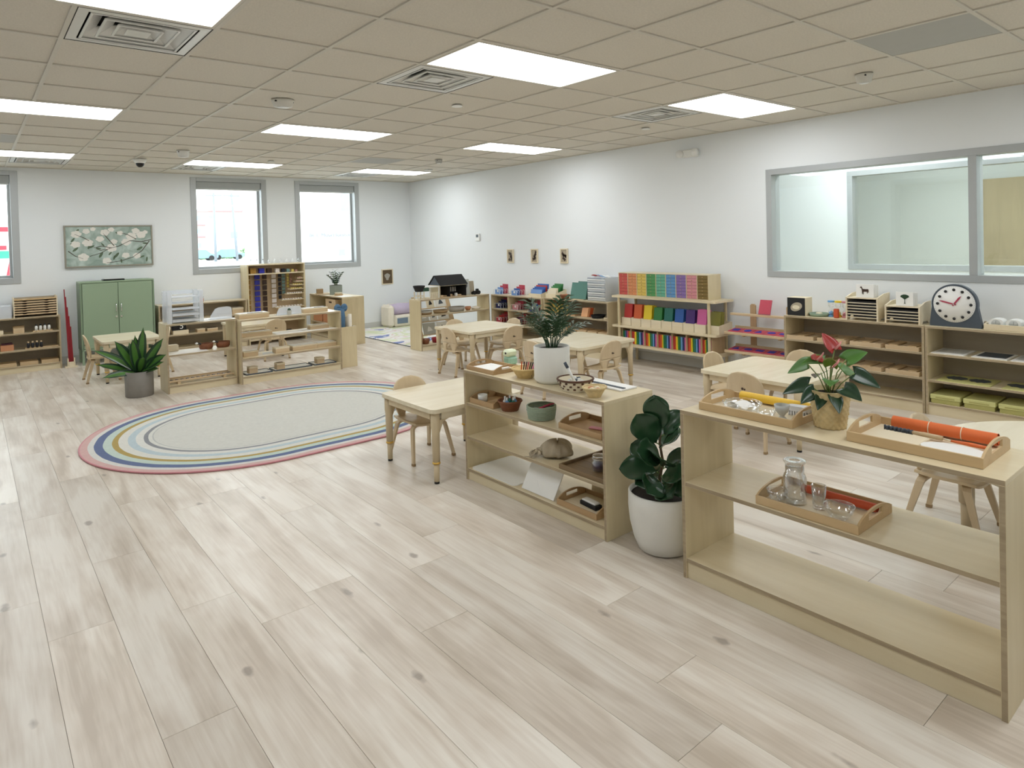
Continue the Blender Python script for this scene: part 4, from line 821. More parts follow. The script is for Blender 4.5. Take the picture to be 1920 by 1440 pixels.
# bottom board
z = .0755
MB().prism(rrect(0, .44, 0, .34, .03), 'z', 0, .006).build('whiteboard', 'paper', None, S2.w(.035, .012, z), S2.rz, 'white board lying flat on the bottom board', 'board')
def lean(label, F, x, y, z, w_, h, a, mat, name='leaning_board', th=.006, rz=0, cat='board', detail=None):
    t = thing(name, label, cat, F.w(x, y, z), F.rz+rz); Tm = RX(-a); MB().box(0, w_, -th/2, th/2, .002, h, .001, T=Tm).build('board', mat, t)
    if detail: MB().prism([(w_*.62+.07*math.cos(PI*.5+PI*.5*i/8), .004+.07*math.sin(PI*.5*i/8)) for i in range(9)] + [(w_*.62, .004)], 'y', -th/2-.001, -th/2-.0002, T=Tm).build('pocket', 'paper', t)
    return t
lean('white paper folder leaning on the bottom board', S2, .52, .03, z, .275, .185, .55, 'paper', 'paper_folder', cat='folder', detail=True)
tray('wooden tray with the black eraser at the fig corner', S2, .83, .02, z, .30, .23, .032, 'tray_tan', eh=.06)
t = thing('board_eraser', 'black and white whiteboard eraser in a tray', 'eraser', S2.w(.93, .10, z+.0085), S2.rz-.1); MB().box(0, .13, 0, .05, 0, .022, .003).build('felt', 'black_matte', t); MB().box(.01, .12, .005, .045, .0223, .034, .004).build('grip', 'white_plastic', t)
lean('pale wooden easel board leaning behind the eraser tray', S2, .83, .30, z, .34, .16, .12, 'pale_wood', 'easel_board')

# ---- fiddle leaf fig
t = thing('fiddle_leaf_fig', 'fiddle leaf fig in a tapered white pot', 'plant', (1.595, -2.135, 0))
MB().lathe([(0, 0), (.105, 0), (.125, .01), (.145, .06), (.163, .14), (.170, .22), (.168, .285), (.160, .29), (.155, .28), (.155, .25), (0, .25)], 40).build('pot', 'pot_ficus', t)
MB().lathe([(.156, .265), (0, .275)], 24).build('soil', 'soil', t)
SP = [Vector((.0, .0, .26)), Vector((-.01, .01, .33)), Vector((.012, .005, .43)), Vector((.0, .012, .52)), Vector((.01, .01, .575))]
MB().tube([tuple(p) for p in SP], [.009, .008, .007, .006, .004], 8).build('trunk', 'stem_brown', t)
def fig_leaf(base, az, el, L, Wd, rollv):
    d = Vector((math.cos(az)*math.cos(el), math.sin(az)*math.cos(el), math.sin(el))); tgt = Vector((-.60, -.47, .84)); sd = d.cross(tgt).normalized(); sd = Matrix.Rotation(rollv, 3, d) @ sd; nn = sd.cross(d)
    def f(u, v):
        s = (u-.5)*2; q = v; wv = 1.35*Wd*(.35*math.sin(PI*min(1, q*1.9+.03))**.8*max(0, 1-q*1.6) + math.sin(PI*min(1, max(0, q-.06)/.94)**1.25)**.75*.92)
        wv = wv*(1 if q < .985 else .15)
        return Vector(base)+d*(L*q)+sd*(s*wv)+nn*(.28*wv*s*s+.003*math.sin(14*q)*abs(s))+Vector((0, 0, -.12*q*q*L))
    return MB().sheet(f, 8, 16, .0014).build('leaf', 'leaf_ficus', t)
up_ = lambda a: math.radians(a)
FL = [(.74, 200, 78, .20, .055), (.73, 60, 72, .19, .052), (.70, 300, 55, .17, .05), (.64, 150, 60, .20, .06), (.62, 250, 40, .18, .058), (.60, 20, 42, .18, .055), (.53, 180, 28, .20, .058), (.50, 100, 25, .17, .052), (.47, 215, 35, .20, .06), (.45, 320, 20, .17, .055), (.42, 140, 12, .19, .058), (.40, 260, 22, .17, .055), (.37, 200, 4, .17, .055), (.36, 50, 10, .16, .05), (.34, 290, 2, .15, .05), (.33, 170, 18, .15, .05), (.32, 235, 8, .16, .055)]
for hz, az, el, L, Wd in FL:
    hz = .26+(hz-.26)*.655
    k = min(range(4), key=lambda i: abs((SP[i].z+SP[i+1].z)/2-hz)); q = (hz-SP[k].z)/(SP[k+1].z-SP[k].z); b = SP[k].lerp(SP[k+1], max(0, min(1, q))); d = Vector((math.cos(up_(az)), math.sin(up_(az)), 0))
    l = fig_leaf(b+d*.02+Vector((0, 0, .012)), up_(az), up_(el), L, Wd, ((az*7) % 50-25)/60); MB().tube([tuple(b), tuple(b+d*.02+Vector((0, 0, .012)))], .003, 6).build('petiole', 'stem_green', l)

# ================================================================== the long side wall
z = .7355
t = thing('shell_picture_box', 'pale wooden box with a shell photograph', 'box', SR1.w(.02, .03, z), SR1.rz); MB().box(0, .18, .004, .14, 0, .175, .002).build('box_body', 'pale_wood', t); pc = MB().box(.003, .177, 0, .0035, .003, .172, 0).build('photo_face', 'black_matte', t)
MB().prism([(.09+.06*math.cos(2*PI*i/24)*(1 if math.cos(2*PI*i/24) > 0 else .9), .085+.042*math.sin(2*PI*i/24)+.012*math.cos(2*PI*i/24)) for i in range(24)], 'y', -.0012, -.0002).build('shell_print', 'linen', pc); MB().prism([(.09+.036*math.cos(2*PI*i/20), .082+.02*math.sin(2*PI*i/20)) for i in range(20)], 'y', -.002, -.0013).build('shell_centre', 'cream_paper', pc)
t = thing('green_dish', 'shallow sage green dish with a lid', 'dish', SR1.w(.285, .13, z)); MB().lathe([(0, 0), (.075, 0), (.085, .012), (.088, .03), (.083, .03), (.078, .012), (0, .008)], 30).build('dish', 'dish_green', t); MB().lathe([(0, .02), (.03, .022), (.025, .034), (0, .036)], 16).build('sponge', 'cream_paper', t)
for i, (c, x) in enumerate([('sky', .385), ('yellow', .45), ('dr_pink', .515)]):
    t = thing('sand_timer', ['sand timer with blue caps', 'sand timer with yellow caps', 'sand timer with pink caps'][i], 'timer', SR1.w(x, .16, z), 0, 'sand timers')
    for zz in (0, .135): MB().cyl(0, 0, zz, zz+.016, .03, n=20).build('end_cap', c, t)
    MB().lathe([(.026, .016), (.026, .05), (.006, .075), (.026, .10), (.026, .135)], 20).build('glass_bulb', 'clear_glass', t); MB().lathe([(0, .0165), (.023, .0165), (.022, .042), (0, .055)], 16).build('sand', c, t)
MB().box(0, .045, 0, .03, 0, .085, .006).build('red_packet', 'rust_mat', None, SR1.w(.445, .07, z), SR1.rz, 'red card packet standing before the sand timers', 'packet')
def rack(label, x, w_, h, n, cardlabel, kind):
    t = thing('card_cabinet', label, 'card rack', SR1.w(x, .03, z), SR1.rz, 'puzzle card cabinets'); D = .26
    for xx in (0, w_-.012): MB().prism([(0, 0), (.05, 0), (.07, .02), (D-.09, .02), (D-.07, 0), (D, 0), (D, h+.035), (D*.5, h+.03), (0, h)], 'x', xx, xx+.012).build('side_panel', 'pale_wood', t)
    MB().box(.012, w_-.012, .0, D, h-.012, h-.002, .001).build('top_panel', 'pale_wood', t); MB().box(.012, w_-.012, D-.006, D, .02, h-.013, .001).build('back_panel', 'bead_brown', t)
    for k in range(n):
        zz = .022+(h-.05)*k/n; MB().box(.0125, w_-.0125, .002, D-.008, zz, zz+.007, .001).build('tray_slot', 'pale_wood', t); MB().box(.016, w_-.016, .012, D-.012, zz+.0075, zz+(h-.05)/n-.004, .001).build('puzzle_tray', 'black_matte', t)
    MB().lathe([(0, 0), (.012, .0), (.014, .008), (.006, .014), (0, .015)], 12, w_*.2, .006, T=Matrix.Translation((0, -.004, .03))).build('knob', 'pale_wood', t)
    c = thing('card_stack', cardlabel, 'cards', SR1.w(x+w_*.28, .06, z+h-.0015), SR1.rz, 'white picture cards')
    for k in range(6): MB().box(0, .15 if kind == 'horse' else .135, .01+k*.018, .022+k*.018, .0, .118-.002*k, .001).build('card', 'paper', c)
    return c
def poly(t, pts, mat, T, name): MB().prism(pts, 'y', -.0015, -.0003, T=T).build(name, mat, t)
c1 = rack('taller card cabinet with the horse card', .575, .275, .205, 6, 'white picture cards showing a brown horse', 'horse')
TT = Matrix.Translation((.035, .0095, .025))
poly(c1, [(.0, .062), (.005, .073), (.012, .075), (.018, .064), (.024, .052), (.05, .050), (.066, .052), (.072, .046), (.073, .02), (.069, .02), (.066, .032), (.063, .012), (.059, .012), (.058, .028), (.03, .027), (.029, .002), (.025, .002), (.022, .027), (.021, .006), (.017, .006), (.016, .034), (.012, .055)], 'bead_brown', TT, 'horse_print')
c2 = rack('lower card cabinet with the tree card', .905, .275, .15, 4, 'white picture cards showing a dark tree', 'tree')
TT = Matrix.Translation((.03, .0095, .02))
poly(c2, [(.031, .0), (.049, 0), (.042, .006), (.042, .035), (.062, .05), (.074, .056), (.07, .07), (.05, .078), (.03, .078), (.01, .07), (.006, .056), (.018, .05), (.038, .035), (.038, .006)], 'leaf_dark', TT, 'tree_print')
# trays of insets on SR1
nm = ['first', 'second', 'third', 'fourth']
for row, zz in enumerate((.5105, .3005)):
    for i in range(4):
        t = thing('puzzle_box', '%s shallow wooden puzzle tray on the %s board under the card cabinets' % (nm[i], ['upper', 'lower'][row]), 'tray', SR1.w(.022+i*.297, .006, zz), SR1.rz, 'shallow wooden puzzle trays'); L_, D_, h_ = .262, .30, .036
        MB().box(0, L_, 0, .01, 0, h_, .001).build('front_board', 'beech', t); MB().box(0, L_, D_-.01, D_, 0, h_, .001).build('rear_board', 'beech', t)
        for xx in (0, L_-.01): MB().box(xx, xx+.01, .0105, D_-.0105, 0, h_, .001).build('side_board', 'beech', t)
        MB().box(.0105, L_-.0105, .0105, D_-.0105, .002, .012, .001).build('tray_floor', 'pale_wood', t)
        for k in range(3): MB().box(.02+k*.075, .085+k*.075, .03, .25, .0125, .03+.008*((k+i) % 2), .002).build('wooden_piece', 'tray_wood' if (k+i) % 2 else 'beech', t)
# ---- teaching clock and neighbours on SR2
t = thing('teaching_clock', 'large teaching clock with red hands', 'clock', SR2.w(.015, .07, z), SR2.rz)
R_, cz = .163, .185; P = [(0, 0), (.365, 0), (.365, .025)] + [(.178+R_*math.cos(a), cz+R_*math.sin(a)) for a in [math.radians(-8+196*i/30) for i in range(31)]] + [(.0, .025)]
bd = MB().prism(P, 'y', 0, .045).build('clock_body', 'slate', t); fc = MB().lathe([(0, 0), (.148, 0), (.148, .004), (0, .004)], 48, T=Matrix.Translation((.178, -.0002, cz)) @ Matrix.Rotation(PI/2, 4, 'X')).build('dial', 'paper', t)
for i in range(12):
    a = math.radians(30*i); MB().lathe([(0, 0), (.0115, 0), (.0115, .003), (0, .003)], 14, T=Matrix.Translation((.178+.118*math.sin(a), -.0045, cz+.118*math.cos(a))) @ Matrix.Rotation(PI/2, 4, 'X')).build('hour_dot', 'black_plastic', fc)
tk = MB()
for i in range(60):
    a = math.radians(6*i); c_, s_ = math.sin(a), math.cos(a); p = Vector((.178+.140*c_, -.0046, cz+.140*s_)); d = Vector((c_, 0, s_))*.003; e = Vector((s_, 0, -c_))*.0007; tk.add([p-d-e, p-d+e, p+d+e, p+d-e], [(0, 1, 2, 3)])
tk.build('minute_marks', 'slate', fc, kind='stuff')
def hand(name, ang, L_, w_): 
    a = math.radians(ang); d = Vector((math.sin(a), 0, math.cos(a))); e = Vector((math.cos(a), 0, -math.sin(a)))*w_; o = Vector((.178, -.011, cz)); V = [o-d*.015-e*.8, o-d*.015+e*.8, o+d*L_*.75+e, o+d*L_, o+d*L_*.75-e]
    MB().add(V+[v+Vector((0, .004, 0)) for v in V], [(0, 1, 2, 3, 4), (9, 8, 7, 6, 5)]+[(i, 5+i, 5+(i+1) % 5, (i+1) % 5) for i in range(5)]).build(name, 'hand_red', t)
hand('hour_hand', 36, .085, .007); hand('minute_hand', -76, .112, .006)
MB().cyl(0, 0, 0, .012, .006, T=RX(PI/2, .178, -.004, cz)).build('hub', 'chrome', t)
t = thing('clock_stamp_tray', 'pale wooden tray of small white clocks', 'tray', SR2.w(.40, .04, z), SR2.rz); MB().box(0, .60, 0, .012, 0, .045, .002).build('front_board', 'pale_wood', t); MB().box(0, .60, .20, .212, 0, .06, .002).build('rear_board', 'pale_wood', t); MB().box(0, .6, .0125, .1995, .0, .01, .001).build('tray_floor', 'pale_wood', t)
for xx in (0, .588): MB().box(xx, xx+.012, .0125, .1995, .0105, .05, .002).build('end_board', 'pale_wood', t)
for i in range(5):
    t = thing('mini_clock', '%s small white clock block in the pale tray' % ['first', 'second', 'third', 'fourth', 'fifth'][i], 'clock', SR2.w(.425+i*.113, .07, z+.0105), SR2.rz, 'small white clocks'); MB().prism([(0, 0), (.095, 0), (.095, .055)] + [(.0475+.0475*math.cos(a), .055+.022*math.sin(a)) for a in [PI*k/10 for k in range(1, 10)]] + [(0, .055)], 'y', 0, .11).build('block', 'white_plastic', t); fc = MB().lathe([(0, 0), (.03, 0), (.03, .001), (0, .001)], 24, T=Matrix.Translation((.0475, -.0003, .04)) @ Matrix.Rotation(PI/2, 4, 'X')).build('dial', 'egg_grey', t); MB().box(.0468, .0482, -.003, -.0016, .04, .062, 0).build('clock_hand', 'slate', fc)
for i in range(2): MB().lathe([(0, 0), (.016, 0), (.02, .01), (.012, .022), (.014, .04), (.006, .052), (0, .054)], 14).build('wooden_figure', 'linen', None, SR2.w(.345+.035*i, .15+.02*i, z), 0, ['small brown wooden figure right behind the clock', 'small wooden figure nearer the white clocks'][i], 'figure', 'small wooden figures')
for i in range(4):
    t = thing('picture_card', '%s glossy grey card lying under the teaching clock' % nm[i], 'card', SR2.w(.035+i*.255+.03*(i > 0), .02, .5105), SR2.rz, 'glossy grey cards'); MB().box(0, .235, 0, .30, 0, .006, .001).build('card', 'paper', t); MB().box(.02, .215, .05, .28, .0063, .0075, 0).build('photo_print', 'slate' if i % 2 else 'base_rubber', t)
for i in range(3):
    t = thing('control_map', '%s pale yellow sheet with dark print on the clock shelf' % nm[i], 'card', SR2.w(.075+i*.445, .008, .2905), SR2.rz, 'pale yellow map sheets'); MB().box(0, .37 if i < 2 else .225, 0, .30, 0, .006, .001).build('sheet', 'lime_card', t)
    for k in range(2 if i == 0 else 1): MB().prism([(.10+k*.16+(.075+.03*(i > 0))*math.cos(2*PI*j/20), .17+.07*math.sin(2*PI*j/20)*(1+.2*math.sin(3*j))) for j in range(20)], 'z', .0063, .0075).build('dark_print', 'slate', t)
for i in range(5):
    t = thing('yellow_box', '%s yellow lidded box on the bottom board under the clock' % ['first', 'second', 'third', 'fourth', 'fifth'][i], 'box', SR2.w(.028+i*.235, .012, .1005), SR2.rz, 'yellow lidded boxes'); MB().box(.006, .209, .004, .28, 0, .034, .002).build('box_body', 'lime_dark', t); MB().box(0, .215, 0, .286, .0345, .072, .003).build('lid', 'lime_card', t); MB().box(.04, .175, -.0015, -.0002, .044, .054, 0).build('label_strip', 'lime_dark', t)

# ---- pink and blue inset stand
IN = Frame((5.13, -.205, 0), W90)
t = thing('inset_stand', 'beech stand of pink and blue metal insets', 'stand', IN.p, IN.rz)
for x in (.20, .60): MB().prism([(x-.03, .0), (x+.03, 0), (x+.03, .775), (x+.015, .79), (x-.015, .79), (x-.03, .775)], 'y', .255, .275).build('upright', 'beech_z', t)
MB().box(-.0, .68, .14, .19, .672, .695, .003).build('top_rail', 'beech', t)
SH = []
for zz in (.30, .495):
    MB().box(0, .685, .02, .045, zz-.012, zz+.014, .003).build('front_rail', 'beech', t); MB().box(0, .685, .235, .2545, zz+.03, zz+.055, .003).build('rear_rail', 'beech', t); MB().box(.01, .675, .0455, .2345, zz+.0, zz+.008, .001, T=Matrix.Translation((0, .045, zz)) @ Matrix.Rotation(.14, 4, 'X') @ Matrix.Translation((0, -.045, -zz))).build('sloped_board', 'beech', t); SH.append(zz)
    for x in (.20, .60): MB().box(x-.012, x+.012, .05, .2545, zz-.03, zz-.002, .002).build('bracket', 'beech', t)
SHP = ['square', 'circle', 'triangle', 'oval', 'rectangle']
for r_, zz in enumerate(SH[::-1]):
    for i in range(5):
        shp = SHP[(i+2*r_) % 5]
        t = thing('metal_inset', 'pink metal frame with blue %s inset on the %s rail' % (shp, ['upper', 'lower'][r_]), 'inset', IN.w(.02+i*.132, .055, zz+.0115), IN.rz, 'pink and blue metal insets'); t.rotation_euler = (.14, 0, IN.rz); t.rotation_mode = 'XYZ'
        MB().box(0, .125, 0, .145, 0, .004, .001).build('frame', 'rose', t)
        k = {'square': [(-.035, -.035), (.035, -.035), (.035, .035), (-.035, .035)], 'rectangle': [(-.042, -.025), (.042, -.025), (.042, .025), (-.042, .025)], 'triangle': [(-.04, -.035), (.04, -.035), (0, .04)], 'circle': [(.038*math.cos(j*PI/12), .038*math.sin(j*PI/12)) for j in range(24)], 'oval': [(.044*math.cos(j*PI/12), .03*math.sin(j*PI/12)) for j in range(24)]}[shp]
        q = MB().prism([(.0625+a, .075+b) for a, b in k], 'z', .0043, .007).build('inset_shape', 'bead_blue', t); MB().cyl(.0625, .075, .0072, .018, .004, n=8).build('knob', 'chrome', q)
t = thing('pink_tablet', 'pink square tablet leaning on the wall above the insets', 'tablet', IN.w(.315, .165, .6955), IN.rz); MB().box(0, .13, -.006, .006, .007, .158, .002, T=RX(-.32)).build('tablet', 'rose', t); MB().box(.0, .13, -.012, .012, 0, .003, .001).build('foot_strip', 'hand_red', t)

# ---- rainbow shelf
RB = Frame((5.08, 1.315, 0), W90); t = thing('rainbow_shelf', 'rounded birch shelf with round posts and coloured drawers', 'shelf', RB.p, RB.rz)
for zz in (.822, .462, .238): MB().prism(rrect(0, 1.465, 0, .375, .03), 'z', zz-.022, zz).build('shelf_board', 'birch_x', t)
for x in (.105, 1.37):
    for y in (.028, .345):
        for z0, z1 in ((0, .2155), (.2385, .4395), (.4625, .7995)): MB().cyl(x, y, z0, z1, .017, n=16).build('post', 'birch_z', t)
z = .8225
t = thing('drawer_cabinet', 'long cabinet of nine rainbow drawer columns', 'cabinet', RB.w(.065, .075, z), RB.rz); DW, DHt, DD = 1.275, .278, .24
MB().box(0, DW, 0, DD, DHt-.008, DHt, .001).build('top_panel', 'birch_x', t); MB().box(0, DW, 0, DD, 0, .008, .001).build('bottom_panel', 'birch_x', t); MB().box(.009, DW-.009, DD-.006, DD, .0085, DHt-.0085, 0).build('back_panel', 'birch_x', t)
cw = (DW-.009)/9
for i in range(10): MB().box(i*cw, i*cw+.009, 0, DD-.0065, .0085, DHt-.0085, .001).build('divider', 'birch_z', t)
rh = (DHt-.018)/7
dcols = ['dr_red', 'dr_orange', 'dr_yellow', 'dr_green', 'dr_teal', 'dr_blue', 'dr_purple', 'dr_pink', 'dr_olive']
dm = {c: MB().box(.001, cw-.010, .002, .20, .0012, rh-.0012, .001).mesh('drawer', c) for c in dcols}; km = MB().lathe([(0, 0), (.004, 0), (.0055, .006), (.0035, .009), (0, .010)], 8, T=RX(PI/2)).mesh('knob', 'tray_wood')
for i, c in enumerate(dcols):
    for k in range(7): d = put('drawer', dm[c], t, (i*cw+.0095, 0, .009+k*rh)); put('knob', km, d, ((cw-.009)/2, .0015, rh/2))
z = .4625
cn = [('red', 'dark red'), ('orange', 'orange'), ('yellow', 'yellow'), ('green', 'green'), ('teal', 'teal'), ('blue', 'blue'), ('purple', 'purple'), ('pink', 'pink'), ('olive', 'olive green')]
for i, (c, nmz) in enumerate(cn):
    x = .122+i*.149+(.012 if i == 8 else 0)
    t = thing('card_box', 'pale open box holding the %s cards' % nmz, 'box', RB.w(x, .052 if i != 8 else .06, z), RB.rz, 'pale open card boxes'); MB().box(0, .143, 0, .006, 0, .095, .001).build('front_board', 'pale_wood', t); MB().box(.0065, .1365, .0065, .249, 0, .006, .001).build('floor_board', 'pale_wood', t); MB().box(0, .143, .2495, .256, 0, .12, .001).build('rear_board', 'pale_wood', t)
    for xx in (0, .137): MB().prism([(.0065, 0), (.249, 0), (.249, .12), (.0065, .095)], 'x', xx, xx+.006).build('side_board', 'pale_wood', t)
    cset = thing('card_set', 'leaning set of %s cards on the rainbow shelf' % nmz, 'cards', RB.w(x+.01, .075 if i != 8 else .083, z+.0065), RB.rz, 'coloured card sets')
    hh = .235 if i in (3, 4, 5, 6, 8) else .25
    for k in range(6): MB().box(0, .118-.003*(k % 2), 0, .012, .002, hh-.005*(k % 3), .001, T=RX(-.14, 0, k*.016, 0)).build('card', c, cset)
z = .2385; edges = [.125, .262, .468, .658, .862, 1.058, 1.252, 1.39]; ordn = ['first', 'second', 'third', 'fourth', 'fifth', 'sixth', 'seventh']
bcol = ['red', 'orange', 'yellow', 'green', 'teal', 'sky', 'navy', 'pink']; bmesh_ = {}
for i in range(7):
    x0, x1 = edges[i]+.002, edges[i+1]-.002; t = thing('booklet_bin', '%s booklet bin from the window end of the rainbow shelf' % ordn[i], 'bin', RB.w(x0, .05, z), RB.rz, 'wooden booklet bins'); w_ = x1-x0
    for xx in (0, w_-.008): MB().box(xx, xx+.008, 0, .25, 0, .185, .001).build('side_board', 'beech_z', t)
    MB().box(.0085, w_-.0085, .004, .25, 0, .006, .001).build('floor_board', 'beech', t); MB().box(.0085, w_-.0085, .243, .25, .0065, .185, .001).build('rear_board', 'beech', t); MB().box(.0085, w_-.0085, .05, .07, .172, .185, .001).build('top_rail', 'tan_basket', t)
    n = 8; bwid = (w_-.022)/n
    for k in range(n):
        c = bcol[k] if i else bcol[(k+3) % 8]; key = (c, round(bwid, 4))
        if key not in bmesh_: bmesh_[key] = (MB().box(0, bwid-.002, 0, .008, 0, .150, .001).mesh('spine', c), MB().box(.001, bwid-.003, .0083, .20, .002, .146, .0005).mesh('pages', 'paper'))
        o = thing('booklet', '%s booklet in the %s booklet bin from the window end' % ({'sky': 'light blue'}.get(c, c), ordn[i]), 'booklet', RB.w(x0+.011+k*bwid, .055+.004*((k*7+i) % 3), z+.0065), RB.rz, 'thin coloured booklets'); put('spine', bmesh_[key][0], o); put('pages', bmesh_[key][1], o)

# ---- shelf with chalkboards
z = .7255
t = thing('chalkboard', 'front dark green chalkboard leaning in its stand', 'board', PS.w(.44, .085, z), PS.rz, 'green chalkboards'); MB().box(0, .29, -.005, .005, .006, .225, .001, T=RX(-.26)).build('slate_face', 'board_green', t); MB().box(.03, .26, -.015, .035, 0, .006, .001).build('foot', 'beech', t)
t = thing('chalkboard', 'rear dark green chalkboard of the leaning pair', 'board', PS.w(.49, .16, z), PS.rz, 'green chalkboards'); MB().box(0, .28, -.005, .005, .006, .235, .001, T=RX(-.2)).build('slate_face', 'board_green', t); MB().box(.02, .26, -.015, .03, 0, .006, .001).build('foot', 'beech', t)
def sorter(label, cols, x, w_, F, zz, y=.06, glab=''):
    t = thing('card_sorter', label, 'card box', F.w(x, y, zz), F.rz, 'sloped card boxes'); MB().box(0, w_, 0, .008, 0, .05, .001).build('front_board', 'pale_wood', t); MB().box(0, w_, .21, .218, 0, .10, .001).build('rear_board', 'pale_wood', t); MB().box(.0085, w_-.0085, .0085, .2095, 0, .008, .001).build('floor_board', 'pale_wood', t)
    for xx in (0, w_-.008): MB().prism([(.0085, 0), (.2095, 0), (.2095, .10), (.0085, .05)], 'x', xx, xx+.008).build('side_board', 'pale_wood', t)
    c = thing('card_set', glab, 'cards', F.w(x+.015, y+.02, zz+.0085), F.rz, 'number cards')
    for k, cc in enumerate(cols): MB().box(0, w_-.03, 0, .01, .003, .10+.018*k, .001, T=RX(-.15, 0, k*.03, 0)).build('card', cc, c)
sorter('sloped pale card box with blue cards on top', ['clear_blue', 'blue', 'blue', 'red', 'blue'], -.36, .26, PS, .7155, .05, 'blue cards in the sloped box near the green case')
sorter('sloped pale card box with green cards on top', ['cream_paper', 'cream_paper', 'green', 'green', 'green'], -.04, .20, PS, z, .08, 'green cards standing in the sloped box')
t = basket('brown basket of wooden numerals beside the chalkboards', PS.w(.33, .10, z), .07, .045, 'wicker_brown', .75, ribs=16)
for i in range(4): MB().box(-.022, .022, -.012, .012, 0, .02, .003).build('wooden_numeral', 'terracotta', None, PS.w(.33+.03*math.cos(i*1.6), .10+.03*math.sin(i*1.6), z+.03+.008*(i % 2)), i, ['wooden numeral right in the brown basket', 'wooden numeral back in the brown basket', 'wooden numeral left in the brown basket', 'wooden numeral front in the brown basket'][i], 'numeral', 'wooden numerals')
t = thing('plastic_drawers', 'clear plastic drawer tower with coloured paper on top', 'drawer unit', PS.w(.80, .05, z), PS.rz)
for xx in (0, .306): MB().box(xx, xx+.004, 0, .26, 0, .30, .001).build('side_panel', 'frosted', t)
MB().box(.0045, .3055, 0, .26, .296, .30, .001).build('top_panel', 'frosted', t); MB().box(.0045, .3055, .256, .26, .004, .2955, .001).build('back_panel', 'frosted', t)
for k in range(5):
    d = MB().box(.008, .302, .002, .006, .006+k*.057, .052+k*.057, .001).build('drawer', 'frosted', t); MB().box(.01, .30, -.010, .0015, .040+k*.057, .052+k*.057, .002).build('drawer_pull', 'white_plastic', d); MB().box(.03, .28, .02, .20, .008+k*.057, .012+k*.057+.02*(k % 2), .001).build('drawer_contents', 'slate' if k in (1, 3) else 'paper', d)
for i, c in enumerate(['red', 'sky', 'paper']): MB().sheet(lambda u, v: (u*.085, v*.12, .012*math.sin(3*u+i)+.008*math.cos(4*v)+.016), 8, 8, .002).build('paper_scrap', c, None, PS.w(.82+.09*i, .10, z+.2985), PS.rz, ['red crumpled paper on the plastic drawer tower', 'light blue paper on the plastic drawer tower', 'white paper on the plastic drawer tower'][i], 'paper', 'paper scraps')
z = .5055
t = thing('card_set', 'peach cards leaning in the shelf behind the palm', 'cards', PS.w(.66, .06, z), PS.rz)
for k, c in enumerate(['peach', 'peach', 'orange', 'orange', 'beech']): MB().box(.01*k, .11+.008*k, 0, .012, .004, .12, .001, T=RX(-.28, 0, k*.02, 0)).build('card', c, t)
t = basket('low black basket on the chalkboard shelf', PS.w(.93, .10, z), .085, .035, 'black_matte', .8, ribs=14, sx=1.2)
MB().box(0, .09, 0, .05, 0, .018, .002).build('pale_block', 'pale_wood', None, PS.w(1.06, .06, z), PS.rz, 'pale wooden block at the end of the chalkboard shelf', 'block')
t = thing('ribbon_tray', 'long low wooden tray with yellow cards behind the palm', 'tray', PS.w(.03, .03, z), PS.rz); MB().box(0, .55, 0, .008, 0, .02, .001).build('front_board', 'tray_tan', t); MB().box(0, .55, .008, .2, 0, .006, .001).build('tray_floor', 'tray_tan', t)
for k in range(4): MB().box(.01+.08*k, .08+.08*k, 0, .01, .002, .12, .001, T=RX(-.1, 0, .09, .0065)).build('card', 'dr_yellow', t)
z = .3005
for i in range(6):
    t = thing('bead_bar_box', '%s small wooden box in the row below the peach cards' % ['first', 'second', 'third', 'fourth', 'fifth', 'sixth'][i], 'box', PS.w(.05+i*.185, .04, z), PS.rz, 'row of small wooden boxes'); MB().box(0, .16, 0, .20, 0, .03, .002).build('box_body', 'beech', t); MB().box(.01, .15, .02, .18, .0305, .04, .002).build('lid', 'tray_tan', t)

# ---- cubby shelf of cards
def card_rack(label, x, zz, cols, cl):
    t = thing('card_rack', label, 'card rack', OS.w(x, .03, zz), OS.rz, 'clear card racks'); MB().box(0, .17, 0, .24, 0, .004, .001).build('rack_base', 'acrylic', t)
    for k in range(5): MB().tube([(.01, .01+k*.05, .004), (.01, .01+k*.05, .075), (.16, .01+k*.05, .075), (.16, .01+k*.05, .004)], .003, 6).build('rack_wire', 'white_plastic', t)
    for k, c in enumerate(cols):
        o = thing('number_card', cl % (['front', 'second', 'third', 'rear'][k]), 'card', OS.w(x+.02, .06+k*.05, zz+.0045), OS.rz, 'number cards'); MB().box(0, .13, 0, .006, 0, .075+.022*k, .001).build('card', c, o); MB().prism([(.05, .03), (.085, .03), (.085, .06), (.05, .06)], 'y', -.0012, -.0002).build('numeral_print', 'paper', o)
B_, R_c, N_, P_ = 'clear_blue', 'rose', 'navy', 'dr_pink'
for lab, x, zz, cols in [('top window end', .01, .7155, [B_, B_, R_c, R_c]), ('top middle', .40, .7155, [B_, 'blue', R_c, R_c]), ('upper window end', .025, .5055, [N_, N_, N_, R_c]), ('upper middle', .415, .5055, [P_, P_, R_c, P_]), ('upper palm end', .80, .5055, [N_, 'blue', R_c, R_c]), ('lower window end', .025, .2905, [R_c, 'red', R_c, 'red']), ('lower middle', .44, .2905, [R_c, 'plum', R_c, R_c])]:
    card_rack('clear card rack at the %s of the cubby shelf' % lab, x, zz, cols, '%s card in the ' + lab + ' rack of the cubby shelf')
t = thing('wire_flowers', 'loose pink craft twigs behind the palm', 'craft', OS.w(.80, .10, .2945), OS.rz); rq = random.Random(4)
for i in range(14): a = rq.random()*6.3; MB().tube([(.08, .08, 0), (.08+.05*math.cos(a), .08+.05*math.sin(a), .07), (.08+.09*math.cos(a), .08+.08*math.sin(a), .09+.05*rq.random())], .003, 5).build('twig', 'dr_pink' if i % 2 else 'lilac', t)

